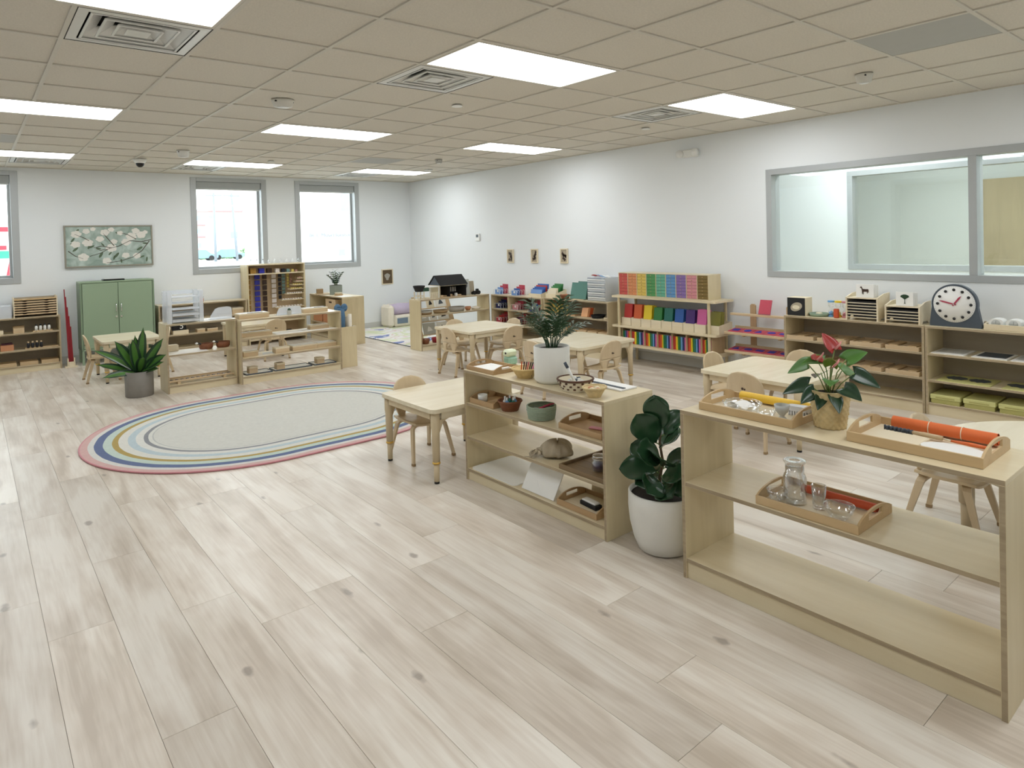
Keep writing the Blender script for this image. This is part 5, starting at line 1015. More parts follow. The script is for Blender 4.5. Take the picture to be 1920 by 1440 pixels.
# ---- dollhouse shelf
z = .7205
t = thing('dollhouse', 'toy house with black pitched roof', 'dollhouse', (4.21, 3.80, z)); Lh, Dh = .47, .27
MB().box(0, Lh, 0, Dh, 0, .008, .001).build('house_floor', 'beech', t); MB().box(.006, Lh-.006, Dh-.006, Dh, .0085, .17, .001).build('back_wall', 'beech', t); MB().box(0, .006, 0, Dh, .0085, .17, .001).build('side_wall', 'cream_paper', t); rw = MB().box(Lh-.006, Lh, 0, Dh, .0085, .17, .001).build('side_wall', 'black_matte', t)
MB().box(.19, .196, .02, Dh-.0065, .0085, .17, .001).build('partition', 'black_matte', t); MB().box(.197, Lh-.0065, Dh-.012, Dh-.0065, .0085, .17, .001).build('dark_wall', 'black_matte', t)
MB().box(0, Lh, -.004, Dh, .1705, .182, .001).build('upper_floor', 'cream_paper', t)
for xx in (.30, .345, .39, .43): 
    wd_ = MB().box(xx, xx+.028, Dh-.016, Dh-.0125, .06, .13, .0005).build('window_frame', 'white_plastic', t); MB().box(xx+.005, xx+.023, Dh-.0175, Dh-.0162, .066, .124, 0).build('window_opening', 'paper', wd_)
for xx in (0, Lh-.008): MB().prism([(0, .1825), (Dh, .1825), (Dh*.5, .305)], 'x', xx, xx+.008).build('gable', 'slate' if xx == 0 else 'black_matte', t)
rl = math.hypot(Dh*.5+.02, .14); ra_ = math.atan2(.14, Dh*.5+.02)
MB().box(-.012, Lh+.012, 0, rl, 0, .007, .001, T=RX(ra_, 0, -.022, .178)).build('roof_slope', 'black_matte', t); MB().box(-.012, Lh+.012, -rl, 0, 0, .007, .001, T=RX(-ra_, 0, Dh+.022, .178)).build('roof_slope', 'black_matte', t)
for k, (xx, w_, h_, c) in enumerate([(.03, .05, .03, 'beech'), (.10, .06, .022, 'tan_basket'), (.23, .05, .03, 'beech'), (.30, .03, .045, 'white_plastic'), (.35, .07, .02, 'beech')]): MB().box(xx, xx+w_, .03+.03*(k % 3), .07+.03*(k % 3), .0085, .0085+h_, .003).build('toy_furniture', c, t)
t = thing('dollhouse_porch', 'pale toy porch with railing beside the toy house', 'toy', (4.035, 3.80, z))
MB().box(0, .165, 0, .24, 0, .008, .001).build('porch_floor', 'pale_wood', t); MB().box(-.004, .168, -.004, .244, .165, .173, .001).build('porch_roof', 'white_plastic', t)
for x in (0, .155):
    for y in (0, .23): MB().box(x, x+.009, y, y+.009, .0085, .1645, .001).build('corner_post', 'white_plastic', t)
MB().box(.0095, .1545, 0, .007, .082, .090, .001).build('hand_rail', 'pale_wood', t)
for k in range(6): MB().box(.018+k*.023, .028+k*.023, .001, .006, .0085, .0815, .001).build('baluster', 'pale_wood', t)
MB().box(.02, .145, .222, .229, .095, .15, .001).build('dark_screen', 'board_green', t)
t = thing('toy_planter', 'black tub on a pale toy stand at the shelf end', 'toy', (3.925, 3.90, z))
for sx in (-1, 1):
    for sy in (-1, 1): MB().box(sx*.05-.006, sx*.05+.006, sy*.05-.006, sy*.05+.006, 0, .11, .001).build('stand_leg', 'pale_wood', t)
MB().box(-.056, .056, -.056, .056, .045, .053, .001).build('stand_shelf', 'pale_wood', t); MB().lathe([(0, .1105), (.055, .1105), (.088, .19), (.084, .195), (.055, .12), (0, .118)], 10, smooth=False).build('tub', 'black_matte', t)
t = thing('picture_book', 'picture book standing beside the toy house', 'book', (4.715, 3.97, z), .1); MB().box(0, .17, 0, .012, 0, .235, .002, T=RX(-.12)).build('cover', 'egg_grey', t); MB().prism([(.03+.05*(1+math.cos(2*PI*i/16)), .15+.055*math.sin(2*PI*i/16)) for i in range(16)], 'y', -.0012, -.0003, T=RX(-.12)).build('cover_print', 'slate', t); MB().box(.03, .09, -.0012, -.0003, .03, .07, 0, T=RX(-.12)).build('cover_print', 'slate', t)
t = thing('picture_book', 'grey book leaning behind the toy tractor', 'book', (4.86, 4.02, z), -.15); MB().box(0, .12, 0, .012, 0, .20, .002, T=RX(-.15)).build('cover', 'linen', t)
t = thing('toy_tractor', 'black toy tractor at the end of the dollhouse shelf', 'toy', (4.93, 3.90, z)); MB().box(-.05, .04, -.02, .02, .03, .055, .004).build('chassis', 'black_matte', t); MB().box(.0, .04, -.022, .022, .0555, .085, .006).build('cab', 'black_plastic', t)
for sx, r in ((-.045, .022), (.03, .03)):
    for sy in (-.028, .028): MB().cyl(0, 0, -.008, .008, r, n=16, T=RX(PI/2, sx, sy, r)).build('wheel', 'rubber', t)
z = .4955
def oval_basket(label, x, y, zz, r, h, m1, m2, sx): 
    t = thing('basket', label, 'basket', (x, y, zz), 0, 'baskets on the dollhouse shelf'); S = Matrix.Diagonal((sx, .85, 1, 1)); MB().lathe([(0, 0), (r*.9, 0), (r, h*.55)], 36, T=S).build('lower_band', m1, t); MB().lathe([(r, h*.55), (r*1.02, h), (r*.97, h), (r*.86, .006), (0, .006)], 36, T=S).build('upper_band', m2, t)
oval_basket('grey and tan felt basket at the shelf end', 4.03, 3.92, z, .10, .055, 'tan_basket', 'grey_basket', 1.05); oval_basket('brown oval basket in the middle of the dollhouse shelf', 4.29, 3.92, z, .105, .045, 'tan_basket', 'tan_basket', 1.08); oval_basket('grey felt basket right of the brown oval basket', 4.57, 3.91, z, .115, .07, 'grey_basket', 'grey_basket', 1.1)
MB().lathe([(0, 0), (.03, 0), (.05, .03), (.045, .055), (.04, .055), (.042, .03), (0, .01)], 20).build('clay_pot', 'terracotta', None, (4.77, 3.90, z), 0, 'small clay bowl right of the grey felt basket', 'bowl'); MB().lathe([(0, 0), (.06, 0), (.08, .03), (.0, .05)], 20).build('plush_pad', 'cream_fabric', None, (4.93, 3.92, z), 0, 'cream plush pad at the right of the dollhouse shelf', 'pad')
# book display rack behind the dollhouse shelf
t = thing('book_rack', 'sloped wooden rack of picture books in the play corner', 'book rack', (4.22, 4.32, .0115))
for xx in (0, .62): MB().prism([(0, 0), (.30, 0), (.30, .68), (.24, .68), (0, .12)], 'x', xx, xx+.016).build('side_panel', 'beech_z', t)
for zz, yy in ((.12, .0), (.31, .09), (.50, .175)): MB().box(.0165, .6195, yy, yy+.07, zz-.012, zz, .001).build('ledge', 'beech', t)
for k, (x, zz, yy, w_, c, pr_, lb) in enumerate([(.03, .31, .115, .17, 'egg_grey', 'paper', 'grey picture book on the middle ledge of the rack'), (.22, .50, .2, .14, 'cream_paper', 'black_matte', 'cream picture book on the top ledge of the rack'), (.38, .50, .2, .2, 'paper', 'slate', 'white picture book on the top ledge of the rack'), (.22, .31, .115, .13, 'paper', 'slate', 'white picture book on the middle ledge'), (.37, .31, .115, .2, 'white_plastic', 'black_matte', 'white book with black drawing on the middle ledge'), (.05, .12, .03, .22, 'egg_grey', 'paper', 'grey picture book on the bottom ledge'), (.30, .12, .03, .2, 'paper', 'black_matte', 'white picture book on the bottom ledge')]):
    o = thing('picture_book', lb, 'book', (4.22+x, 4.32+yy, zz+.0155), 0, 'picture books in the rack'); MB().box(0, w_, 0, .010, 0, .17, .001, T=RX(-.3)).build('cover', c, o); MB().prism([(w_*.3, .04), (w_*.75, .05), (w_*.6, .1), (w_*.45, .12), (w_*.35, .08)], 'y', -.0012, -.0003, T=RX(-.3)).build('cover_print', pr_, o)
z = .0755
for i, (x, c, r) in enumerate([(4.02, 'wicker_brown', .065), (4.20, 'red_rod', .07), (4.40, 'black_matte', .06)]):
    t = thing('basket', ['brown square basket low on the dollhouse shelf', 'dark red basket low on the dollhouse shelf', 'small black dish low on the dollhouse shelf'][i], 'basket', (x, 3.92, z), 0, 'low baskets'); MB().lathe([(0, 0), (r*.75, 0), (r, .07 if i < 2 else .03), (r*.93, .07 if i < 2 else .03), (r*.68, .006), (0, .006)], 20).build('woven_body', c, t); MB().box(-.02, .02, -.015, .015, .03, .062, .004).build('contents', 'egg_grey' if i == 0 else c, t)
t = thing('storage_box', 'pale box with brown lid low on the dollhouse shelf', 'box', (4.74, 3.82, z)); MB().box(0, .24, 0, .20, 0, .11, .002).build('box_body', 'pale_wood', t); MB().box(.02, .22, .02, .18, .1105, .118, .002).build('lid', 'bead_brown', t)
# play corner seat
t = thing('floor_sofa', 'cream fabric floor seat with lilac bolster', 'seat', (4.76, 6.28, .012))
MB().box(.0, .115, 0, .36, 0, .40, .045).build('arm_cushion', 'cream_fabric', t); MB().box(.1155, .60, .02, .36, 0, .21, .03).build('seat_base', 'cream_fabric', t); MB().box(.16, .38, .012, .0195, .06, .16, .003).build('denim_panel', 'denim', t)
MB().tube([(.118, .20, .30), (.30, .20, .31), (.60, .20, .30)], [.10, .105, .10], 20).build('bolster', 'lilac', t); MB().box(.1155, .6, .30, .37, .2105, .40, .03).build('back_cushion', 'cream_fabric', t)

# ---- pictures on the walls
def small_pic(label, loc, rz, w_, h_, seed, group='small framed pictures on the side wall'):
    t = thing('framed_picture', label, 'picture', loc, rz, group); f = .016
    for x0, x1, z0, z1 in ((-w_/2, w_/2, -h_/2, -h_/2+f), (-w_/2, w_/2, h_/2-f, h_/2), (-w_/2, -w_/2+f, -h_/2+f, h_/2-f), (w_/2-f, w_/2, -h_/2+f, h_/2-f)): MB().box(x0, x1, -.02, 0, z0, z1, .001).build('frame_bar', 'pale_wood', t)
    bk = MB().box(-w_/2+f, w_/2-f, -.010, -.002, -h_/2+f, h_/2-f, 0).build('print', 'linen' if seed else 'stem_brown', t); rq = random.Random(seed)
    for k in range(7 if seed else 1):
        cx_, cz_, r = rq.uniform(-.3, .3)*w_*.7, rq.uniform(-.36, .36)*h_*.75, (.018 if seed else .05)
        if not seed: cx_ = cz_ = 0
        MB().prism([(cx_+r*(1+.4*math.sin(3*a+k))*math.cos(a), cz_+1.3*r*math.sin(a)) for a in [2*PI*i/12 for i in range(12)]], 'y', -.0112, -.0102).build('drawn_shape', 'bead_brown' if seed else 'grey_basket', bk)
small_pic('small framed print nearest the thermostat', (XR, 3.71, 1.283), W90, .15, .21, 1); small_pic('small framed print in the middle of three', (XR, 3.15, 1.285), W90, .15, .21, 2); small_pic('small framed print nearest the plastic drawers', (XR, 2.52, 1.287), W90, .15, .21, 3); small_pic('dark framed picture low beside the corner window', (4.955, YB, .91), 0, .23, .28, 0, None)
# blossom painting
t = thing('blossom_painting', 'wide framed painting of white blossoms on pale green', 'painting', (.54, YB, 1.60)); w_, h_, f = 1.09, .585, .02
def canvas_mat():
    m, nt, p = newmat('canvas_wash'); N, Lk = nt.nodes, nt.links; p.inputs['Roughness'].default_value = .8; tc = N.new('ShaderNodeTexCoord'); n = N.new('ShaderNodeTexNoise'); n.inputs['Scale'].default_value = 6; n.inputs['Detail'].default_value = 5; n.inputs['Distortion'].default_value = 1; Lk.new(tc.outputs['Object'], n.inputs['Vector'])
    cr = N.new('ShaderNodeValToRGB'); cr.color_ramp.elements[0].position = .35; cr.color_ramp.elements[0].color = lin('93a69b'); cr.color_ramp.elements[1].position = .65; cr.color_ramp.elements[1].color = lin('c3d2cb'); Lk.new(n.outputs['Fac'], cr.inputs[0]); Lk.new(cr.outputs[0], p.inputs['Base Color'])
canvas_mat(); plain('petal', 'e9e6de', .8, var=.12, scale=60); plain('branch_paint', '5d5147', .8, var=.2); plain('frame_champagne', '9d998c', .4, .3); plain('leaf_paint', '5f7059', .8, var=.25)
for x0, x1, z0, z1 in ((-w_/2, w_/2, -h_/2, -h_/2+f), (-w_/2, w_/2, h_/2-f, h_/2), (-w_/2, -w_/2+f, -h_/2+f, h_/2-f), (w_/2-f, w_/2, -h_/2+f, h_/2-f)): MB().box(x0, x1, -.04, 0, z0, z1, .002).build('frame_bar', 'frame_champagne', t)
cv = MB().box(-w_/2+f, w_/2-f, -.028, -.01, -h_/2+f, h_/2-f, 0).build('canvas', 'canvas_wash', t); yv = -.0283
for P in [[(.52, .08), (.40, .05), (.25, .07), (.1, -.01), (0, -.03), (-.12, -.1), (-.25, -.14)], [(.5, .06), (.40, -.08), (.28, -.17), (.12, -.22), (-.05, -.24)], [(-.5, -.06), (-.42, -.13), (-.33, -.17)], [(.02, -.03), (-.1, .0), (-.2, -.02), (-.12, -.06), (0, -.04)], [(.05, .0), (-.02, .1), (-.08, .18)], [(-.25, .08), (-.33, .13), (-.42, .17)], [(.33, .09), (.22, .16), (.15, .18)]]:
    MB().tube([(x, yv, zz) for x, zz in P], [.006-.003*i/len(P) for i in range(len(P))], 5).build('painted_branch', 'branch_paint', cv)
for k, (x, zz, r) in enumerate([(-.40, .17, .055), (-.28, .21, .04), (-.41, .03, .05), (-.27, .05, .058), (-.33, -.15, .06), (-.06, .19, .05), (-.12, .10, .045), (.02, -.03, .062), (.05, .06, .04), (.02, .23, .035), (-.05, -.21, .05), (.20, .05, .055), (.27, .13, .06), (.40, .15, .055), (.33, .21, .045), (.13, .18, .035), (.19, -.14, .045), (.33, -.15, .045), (.45, .19, .03), (-.2, .24, .03)]):
    fl_ = None
    for j in range(5):
        a = 2*PI*j/5+k; cx_, cz_ = x+r*.5*math.cos(a), zz+r*.42*math.sin(a)
        q = MB().prism([(cx_+r*.66*math.cos(a+b)*(1+.2*math.sin(2*b+j)), cz_+r*.52*math.sin(a+b)) for b in [2*PI*i/10 for i in range(10)]], 'y', yv-.0015-.0004*j, yv-.0002-.0004*j).build('painted_petal', 'petal', cv)
for k in range(20):
    rq = random.Random(40+k); x, zz, a, L_ = rq.uniform(-.48, .48), rq.uniform(-.23, .23), rq.random()*6.3, rq.uniform(.025, .05); MB().prism([(x+L_*math.cos(b)*math.cos(a)-.35*L_*math.sin(b)*math.sin(a), zz+L_*math.cos(b)*math.sin(a)+.35*L_*math.sin(b)*math.cos(a)) for b in [2*PI*i/10 for i in range(10)]], 'y', yv-.0008, yv-.0001).build('painted_leaf', 'leaf_paint', cv)

# ================================================================== window wall, left part
z = .7055
t = thing('puzzle_map_rack', 'wooden rack of seven puzzle map trays', 'rack', LS.w(.73, .05, z)); rw_, rh_, rd_ = .47, .255, .27
for xx in (0, rw_-.012): MB().box(xx, xx+.012, 0, rd_, 0, rh_, .001).build('side_panel', 'pale_wood', t)
MB().box(.0125, rw_-.0125, rd_-.006, rd_, 0, rh_-.01, .001).build('back_panel', 'shelf_back_shaded', t)
for k in range(7):
    zz = .028+k*.0315; mb = MB(); P = [(.0125, zz), (rw_-.0125, zz), (rw_-.0125, zz+.018), (.38, zz+.018), (.365, zz+.011), (.34, zz+.011), (.325, zz+.018), (.145, zz+.018), (.13, zz+.011), (.105, zz+.011), (.09, zz+.018), (.0125, zz+.018)]
    MB().prism(P, 'y', .004, .02).box(.0125, rw_-.0125, .02, rd_-.0065, zz, zz+.008, .0005).build('map_tray', 'beech' if k < 6 else 'tray_wood', t)
t = thing('clear_box', 'clear plastic box left of the puzzle rack', 'box', LS.w(.45, .06, z)); MB().box(0, .26, 0, .004, 0, .15, .001).build('front_panel', 'frosted', t); MB().box(0, .26, .246, .25, 0, .15, .001).build('rear_panel', 'frosted', t)
for xx in (0, .256): MB().box(xx, xx+.004, .0045, .2455, 0, .15, .001).build('end_panel', 'frosted', t)
MB().box(.0045, .2555, .0045, .2455, 0, .004, 0).build('box_floor', 'frosted', t); MB().box(.02, .24, .02, .23, .0045, .10, .002).build('paper_pile', 'paper', t); MB().box(-.003, .263, -.003, .253, .1505, .158, .002).build('lid', 'frosted', t)
z = .5055
t = thing('wooden_box', 'square wooden box left of the white bottles', 'box', LS.w(.72, .06, z)); MB().box(0, .115, 0, .115, 0, .07, .002).build('box_body', 'beech', t); MB().box(-.002, .117, -.002, .117, .0705, .09, .003).build('lid', 'tan_basket', t)
MB().box(0, .12, 0, .12, 0, .05, .003).build('pale_box', 'pale_wood', None, LS.w(.50, .06, z), 0, 'small pale box at the left of the bottle shelf', 'box')
def bottle_tray(label, x, zz, body, cap, labs, grp, L_=.21):
    t = thing('bottle_tray', label, 'tray', LS.w(x, .05, zz), 0, 'bottle trays'); MB().box(0, L_, 0, .12, 0, .012, .002).build('tray_floor', 'beech', t); MB().box(0, L_, 0, .008, .0125, .018, .001).build('front_lip', 'beech', t)
    for i in range(4): bottle(labs % ['first', 'second', 'third', 'fourth'][i], LS.w(x+.035+i*.046, .06, zz+.0185-.006), .0165, .085, body, cap, grp, neck=.55)
bottle_tray('wooden tray of white bottles with black caps', .925, z, 'white_plastic', 'black_plastic', '%s white bottle with black cap from the left', 'white smelling bottles')
z = .2905
t = thing('wooden_box', 'brown wooden box left of the dark bottles', 'box', LS.w(.585, .06, z)); MB().box(0, .135, 0, .13, 0, .075, .002).build('box_body', 'terracotta', t); MB().box(.01, .125, .01, .12, .0755, .095, .006).build('lid', 'plum', t)
bottle_tray('wooden tray of dark bottles with droppers', .835, z, 'bead_black', 'beech', '%s dark dropper bottle from the left', 'dark tasting bottles', .36)
z = .0855
for i in range(3):
    t = thing('flat_box', ['flat beech box low under the left window', 'flat beech box low in the middle of the bottle shelf', 'flat beech box low at the right of the bottle shelf'][i], 'box', LS.w(.552+i*.225, .05, z), 0, 'flat beech boxes'); MB().box(0, .19, 0, .2, 0, .035, .002).build('box_body', 'beech', t); MB().box(0, .19, 0, .2, .0355, .045, .002).build('lid', 'tray_wood', t)
# red rods on their stand
t = thing('red_rod_stand', 'stand of long red rods beside the green cabinet', 'rods', (-.01, 6.30, 0)); MB().box(-.07, .07, -.06, .06, 0, .016, .002).build('base', 'pale_wood', t)
for s in (-1, 1): MB().box(s*.036-.007, s*.036+.007, -.03, .03, .0165, .12, .002).build('bracket', 'pale_wood', t)
MB().box(-.0285, .0285, -.035, -.028, .0165, .075, .001).build('front_plate', 'pale_wood', t)
for k in range(5): Lr = [1.02, .92, .78, .66, .52][k]; MB().box(-.027+k*.011, -.0165+k*.011, -.012+.004*(k % 2), .004+.004*(k % 2), .0, Lr, .001, T=Matrix.Translation((0, 0, .0172)) @ Matrix.Rotation(-.018, 4, 'Y') @ Matrix.Rotation(-.09, 4, 'X')).build('rod', 'red_rod', t)
# green metal cabinet
t = thing('metal_cabinet', 'sage green metal two-door cabinet on legs', 'cabinet', (.115, 6.29, 0)); cw_, cd_, ch_ = .895, .36, 1.12; z0 = .19
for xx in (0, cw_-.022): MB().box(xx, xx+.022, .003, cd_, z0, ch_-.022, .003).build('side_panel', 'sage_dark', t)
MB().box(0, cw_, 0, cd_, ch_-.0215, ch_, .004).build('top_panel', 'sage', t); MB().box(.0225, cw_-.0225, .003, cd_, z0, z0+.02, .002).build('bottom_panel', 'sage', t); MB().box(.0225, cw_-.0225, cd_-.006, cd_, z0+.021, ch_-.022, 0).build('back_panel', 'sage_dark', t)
for i in range(2):
    x0 = .026+i*(cw_/2-.024); d = MB().box(x0, x0+cw_/2-.029, .0, .018, z0+.024, ch_-.026, .003).build('door', 'sage', t); hx = x0+(cw_/2-.029-.028 if i == 0 else .028)
    MB().tube([(hx, -.001, .80), (hx, -.022, .795), (hx, -.022, .70), (hx, -.001, .695)], .007, 8).build('door_handle', 'chrome', d); MB().cyl(0, 0, 0, .012, .013, n=14, T=RX(PI/2, hx, -.001, .625)).build('lock', 'chrome', d)
for x in (.018, cw_-.018):
    for y in (.025, cd_-.025): MB().box(x-.014, x+.014, y-.014, y+.014, 0, z0-.0005, .002).build('leg', 'sage', t)
t = thing('black_tray', 'flat black tray with white top on the green cabinet', 'tray', (.40, 6.36, 1.1205)); MB().box(0, .26, 0, .18, 0, .018, .006).build('tray_body', 'black_plastic', t); MB().box(.02, .24, .02, .16, .0185, .026, .004).build('white_pad', 'white_plastic', t)
# dracaena
t = thing('potted_dracaena', 'broad leaved green plant in a grey cylinder pot', 'plant', (.33, 3.68, 0)); MB().lathe([(0, 0), (.128, 0), (.133, .006), (.136, .262), (.126, .265), (.124, .23), (0, .23)], 40).build('pot', 'pot_grey', t); MB().lathe([(.125, .245), (0, .252)], 24).build('soil', 'soil', t)
def strap(az, el, L_, Wd, bend, base, rollv=0, tw=0):
    d = Vector((math.cos(az)*math.cos(el), math.sin(az)*math.cos(el), math.sin(el))); tgt = Vector((-.15, -.88, .53)); sd = d.cross(tgt).normalized(); sd = Matrix.Rotation(rollv*.5, 3, d) @ sd; nn = sd.cross(d)
    def f(u, v): s = (u-.5)*2; q = v; wv = Wd*(.22+.78*math.sin(PI*min(1, q**.85))**.8)*(1 if q < .98 else .1); wv *= min(1, (1-q)*5+.05); return Vector(base)+d*(L_*q)+sd*(s*wv)-nn*(.25*wv*(1-s*s))+Vector((math.cos(az)*bend*.3*q*q*L_, math.sin(az)*bend*.3*q*q*L_, -bend*q*q*L_*.6))
    return MB().sheet(f, 8, 16, .0018, 0, True, None, lambda i, j: 1 if 2 <= i <= 5 else 0).build('leaf', ['leaf_dark', 'leaf_mid'], t)
R2 = math.radians
for az, el, L_, Wd, b, rl_ in [(150, 44, .52, .052, .35, .8), (205, 62, .46, .058, .15, .5), (240, 72, .40, .052, .05, .2), (290, 80, .50, .048, .05, .3), (315, 56, .46, .055, .1, -.7), (310, 42, .38, .052, .3, -.6), (165, 25, .38, .048, .2, .9), (195, 12, .32, .042, .35, .6), (305, 28, .33, .042, .2, -.9), (100, 58, .40, .048, .2, -.4), (120, 60, .40, .052, .3, .3), (270, 48, .34, .052, .3, 0), (300, 14, .27, .038, .1, -.8), (235, 84, .40, .048, .0, 0)]:
    strap(R2(az), R2(el), L_, Wd, b, (.015*math.cos(R2(az)), .015*math.sin(R2(az)), .25), rl_)

# ---- shelf A
z = .7355
t = thing('stacking_trays', 'tall clear plastic letter tray tower', 'tray tower', SA.w(.03, .04, z)); tw_, td_, th_ = .36, .26, .345
for xx in (0, tw_-.045): 
    for yy in (0, td_-.05): MB().box(xx, xx+.045, yy, yy+.05, 0, th_, .006).build('corner_column', 'frosted', t)
for k in range(5): zz = .012+k*.066; MB().box(.046, tw_-.046, 0, td_, zz, zz+.006, .001).build('tray_floor', 'frosted', t); MB().box(.046, tw_-.046, -.003, .0, zz, zz+(.022 if k < 3 else .008), .001).build('tray_lip', 'frosted', t)
for k in (0, 1): MB().box(.05, tw_-.05, .012, td_-.01, .019+k*.066, .043+k*.066, .001).build('paper_stack', 'grey_panel', t)
MB().box(.046, tw_-.046, td_-.012, td_-.006, .30, th_, .001).build('top_bar', 'frosted', t)
MB().prism([(0, 0), (.13, 0), (.13, .12), (0, .11)], 'z', 0, .002).build('paper_sheet', 'paper', None, SA.w(.40, .05, z), .05, 'white paper sheet right of the clear tray tower', 'paper')
def arch_stand(label, loc, w_, h_, skew, lab2='clear_sign'):
    t = thing('acrylic_stand', label, 'stand', loc, 0, 'frosted acrylic stands'); P = [(0, 0), (w_, 0), (w_, h_*.8), (w_*.96, h_*.93), (w_*.80, h_), (w_*(.2+skew), h_*.97), (w_*(.1+skew*.6), h_*.85), (w_*.02, h_*.3)]; MB().prism(P, 'y', -.003, .003, T=RX(-.12)).build('upright_sheet', 'frosted', t); MB().box(0, w_, -.02, .09, 0, .004, .001).build('foot', 'frosted', t)
arch_stand('frosted arched stand at the right of the tray tower shelf', SA.w(.475, .12, z), .235, .135, .22); 
z = .4105
for i, x in enumerate((.385, .565)):
    t = thing('tool_basket', ['left brown basket with white tipped brush', 'right brown basket with white tipped brush'][i], 'basket', SA.w(x+.05, .17, z), 0, 'brown polishing baskets'); MB().lathe([(0, 0), (.056, 0), (.066, .02), (.068, .065), (.062, .065), (.06, .02), (0, .008)], 24, T=Matrix.Diagonal((1.1, .9, 1, 1))).build('woven_body', 'wicker_brown', t); MB().tube([(-.03, -.02, .03), (-.07, -.03, .07), (-.10, -.035, .075)], [.006, .008, .012], 8).build('brush_handle', 'black_plastic', t); MB().lathe([(0, 0), (.014, .004), (.016, .014), (0, .024)], 10, T=Matrix.Translation((-.105, -.036, .066))).build('brush_tip', 'paper', t); MB().box(-.03, .035, -.02, .02, .03, .055, .006).build('cloth', 'bead_brown', t)
MB().prism([(0, 0), (.40, .0), (.40, .30), (0, .30)], 'z', 0, .002).build('white_mat', 'paper', None, SA.w(.022, .01, z), 0, 'white paper sheet on the middle board left of the brown baskets', 'paper')
MB().box(0, .14, 0, .08, 0, .07, .004).build('cream_box', 'pale_wood', None, SA.w(.03, .24, z+.0025), 0, 'pale box behind the white sheet', 'box')
z = .0855
t = thing('rail_track', 'wooden toy rail with dark slats on the bottom board', 'toy', SA.w(.03, .06, z))
for y in (0, .10, .20): MB().box(0, .66, y, y+.022, .022, .04, .003).build('rail', 'beech', t)
for i in range(12): MB().box(.02+i*.054, .045+i*.054, .024, .098, .026, .036, .002).build('dark_slat', 'bead_brown', t)
for x in (.08, .55): MB().box(x, x+.03, 0, .222, 0, .0215, .002).build('cross_foot', 'beech', t)
# ---- shelf B
def lidbox(label, F, x, y, zz, w_, d_, h_, dark=True, name='wooden_box', top='paper'):
    t = thing(name, label, 'box', F.w(x, y, zz), F.rz, 'pale wooden lidded boxes'); MB().box(0, w_, 0, d_, 0, h_*.72, .002).build('box_body', 'beech', t); MB().box(-.001, w_+.001, -.001, d_+.001, h_*.72+.0005, h_, .002).build('lid', 'pale_wood', t)
    if dark: MB().box(.012, w_-.012, .012, d_-.012, h_+.0002, h_+.003, 0).build('lid_inlay_and_glare', top, t)  # white tops on the rug shelf paint blown-out light onto the lids
z = .7205
lidbox('long low box with black slot on the rug shelf top', SB, .03, .12, z, .34, .16, .055); MB().box(0, .17, 0, .008, 0, .004, 0).build('slot_strip', 'black_matte', None, SB.w(.13, .135, z+.0585), 0, 'thin black strip on the long low box', 'strip')
arch_stand('frosted rounded stand behind the tiny cactus', SB.w(.47, .16, z), .30, .095, .02)
t = thing('tiny_cactus', 'tiny plant in a small grey pot', 'plant', SB.w(.60, .10, z)); MB().lathe([(0, 0), (.024, 0), (.03, .055), (.026, .056), (.024, .045), (0, .045)], 8, smooth=False).build('pot', 'egg_grey', t); MB().lathe([(0, .045), (.018, .05), (.02, .065), (.01, .078), (0, .08)], 10, fn=lambda r, zz, a, k: r*(1+.15*math.sin(5*a))).build('cactus', 'leaf_dark', t)
lidbox('long low box at the blue animal end of the top', SB, .79, .14, z, .31, .14, .05); MB().box(0, .14, 0, .008, 0, .004, 0).build('slot_strip', 'black_matte', None, SB.w(.93, .155, z+.0535), 0, 'thin black strip on the right long box', 'strip')
z = .5105
lidbox('long glare white topped box on the upper left board', SB, .03, .12, z, .37, .10, .05); lidbox('glare white topped box on the upper right board', SB, .86, .12, z, .24, .10, .055)
MB().prism([(0, 0), (.32, 0), (.36, .25), (.03, .25)], 'z', 0, .002).build('white_sheet', 'paper', None, SB.w(.42, .03, z), 0, 'white sheet in the middle of the upper board', 'paper'); MB().prism([(0, 0), (.36, 0), (.30, .25), (-.06, .25)], 'z', 0, .003).build('clear_sheet', 'paper', None, SB.w(.80, .03, z), 0, 'thin white board under the right upper box', 'board')
z = .2905
lidbox('small glare white topped box at the left of the middle board', SB, .06, .10, z, .165, .10, .06); lidbox('small beech box in the middle of the middle board', SB, .41, .06, z, .165, .11, .065, False); lidbox('wide flat box right of the middle on the middle board', SB, .62, .08, z, .31, .18, .055); lidbox('flat glare white topped box at the right of the middle board', SB, .94, .10, z, .24, .17, .05)
MB().prism([(0, 0), (.14, 0), (.20, .15), (.05, .15)], 'z', 0, .002).build('grey_sheet', 'base_rubber', None, SB.w(.27, .10, z), 0, 'small pale sheet left of the beech box', 'paper')
z = .0855
def framed_mat(label, x, w_, d_): 
    t = thing('edged_tray', label, 'tray', SB.w(x, .06, z), 0, 'dark edged white trays'); MB().box(0, w_, 0, d_, 0, .008, .001).build('tray_floor', 'paper', t); MB().box(0, w_, -.006, 0, 0, .014, .001).build('front_edge', 'slate', t); MB().box(0, w_, d_, d_+.006, 0, .014, .001).build('rear_edge', 'slate', t)
    for xx in (-.006, w_): MB().box(xx, xx+.006, 0, d_, 0, .014, .001).build('end_edge', 'slate', t)
framed_mat('dark edged white tray at the left of the bottom board', .075, .29, .20); framed_mat('dark edged long white tray in the middle of the bottom board', .40, .44, .20); framed_mat('dark edged white tray at the right of the bottom board', .88, .27, .20)
for x, lb in ((.115, 'small pale cube box on the left bottom tray'), (.43, 'small dark topped cube box on the middle bottom tray'), (.92, 'small pale cube box on the right bottom tray')): lidbox(lb, SB, x, .09, z+.0085, .095, .09, .075, True, 'cube_box', 'dark_tray' if x == .43 else 'pale_wood')
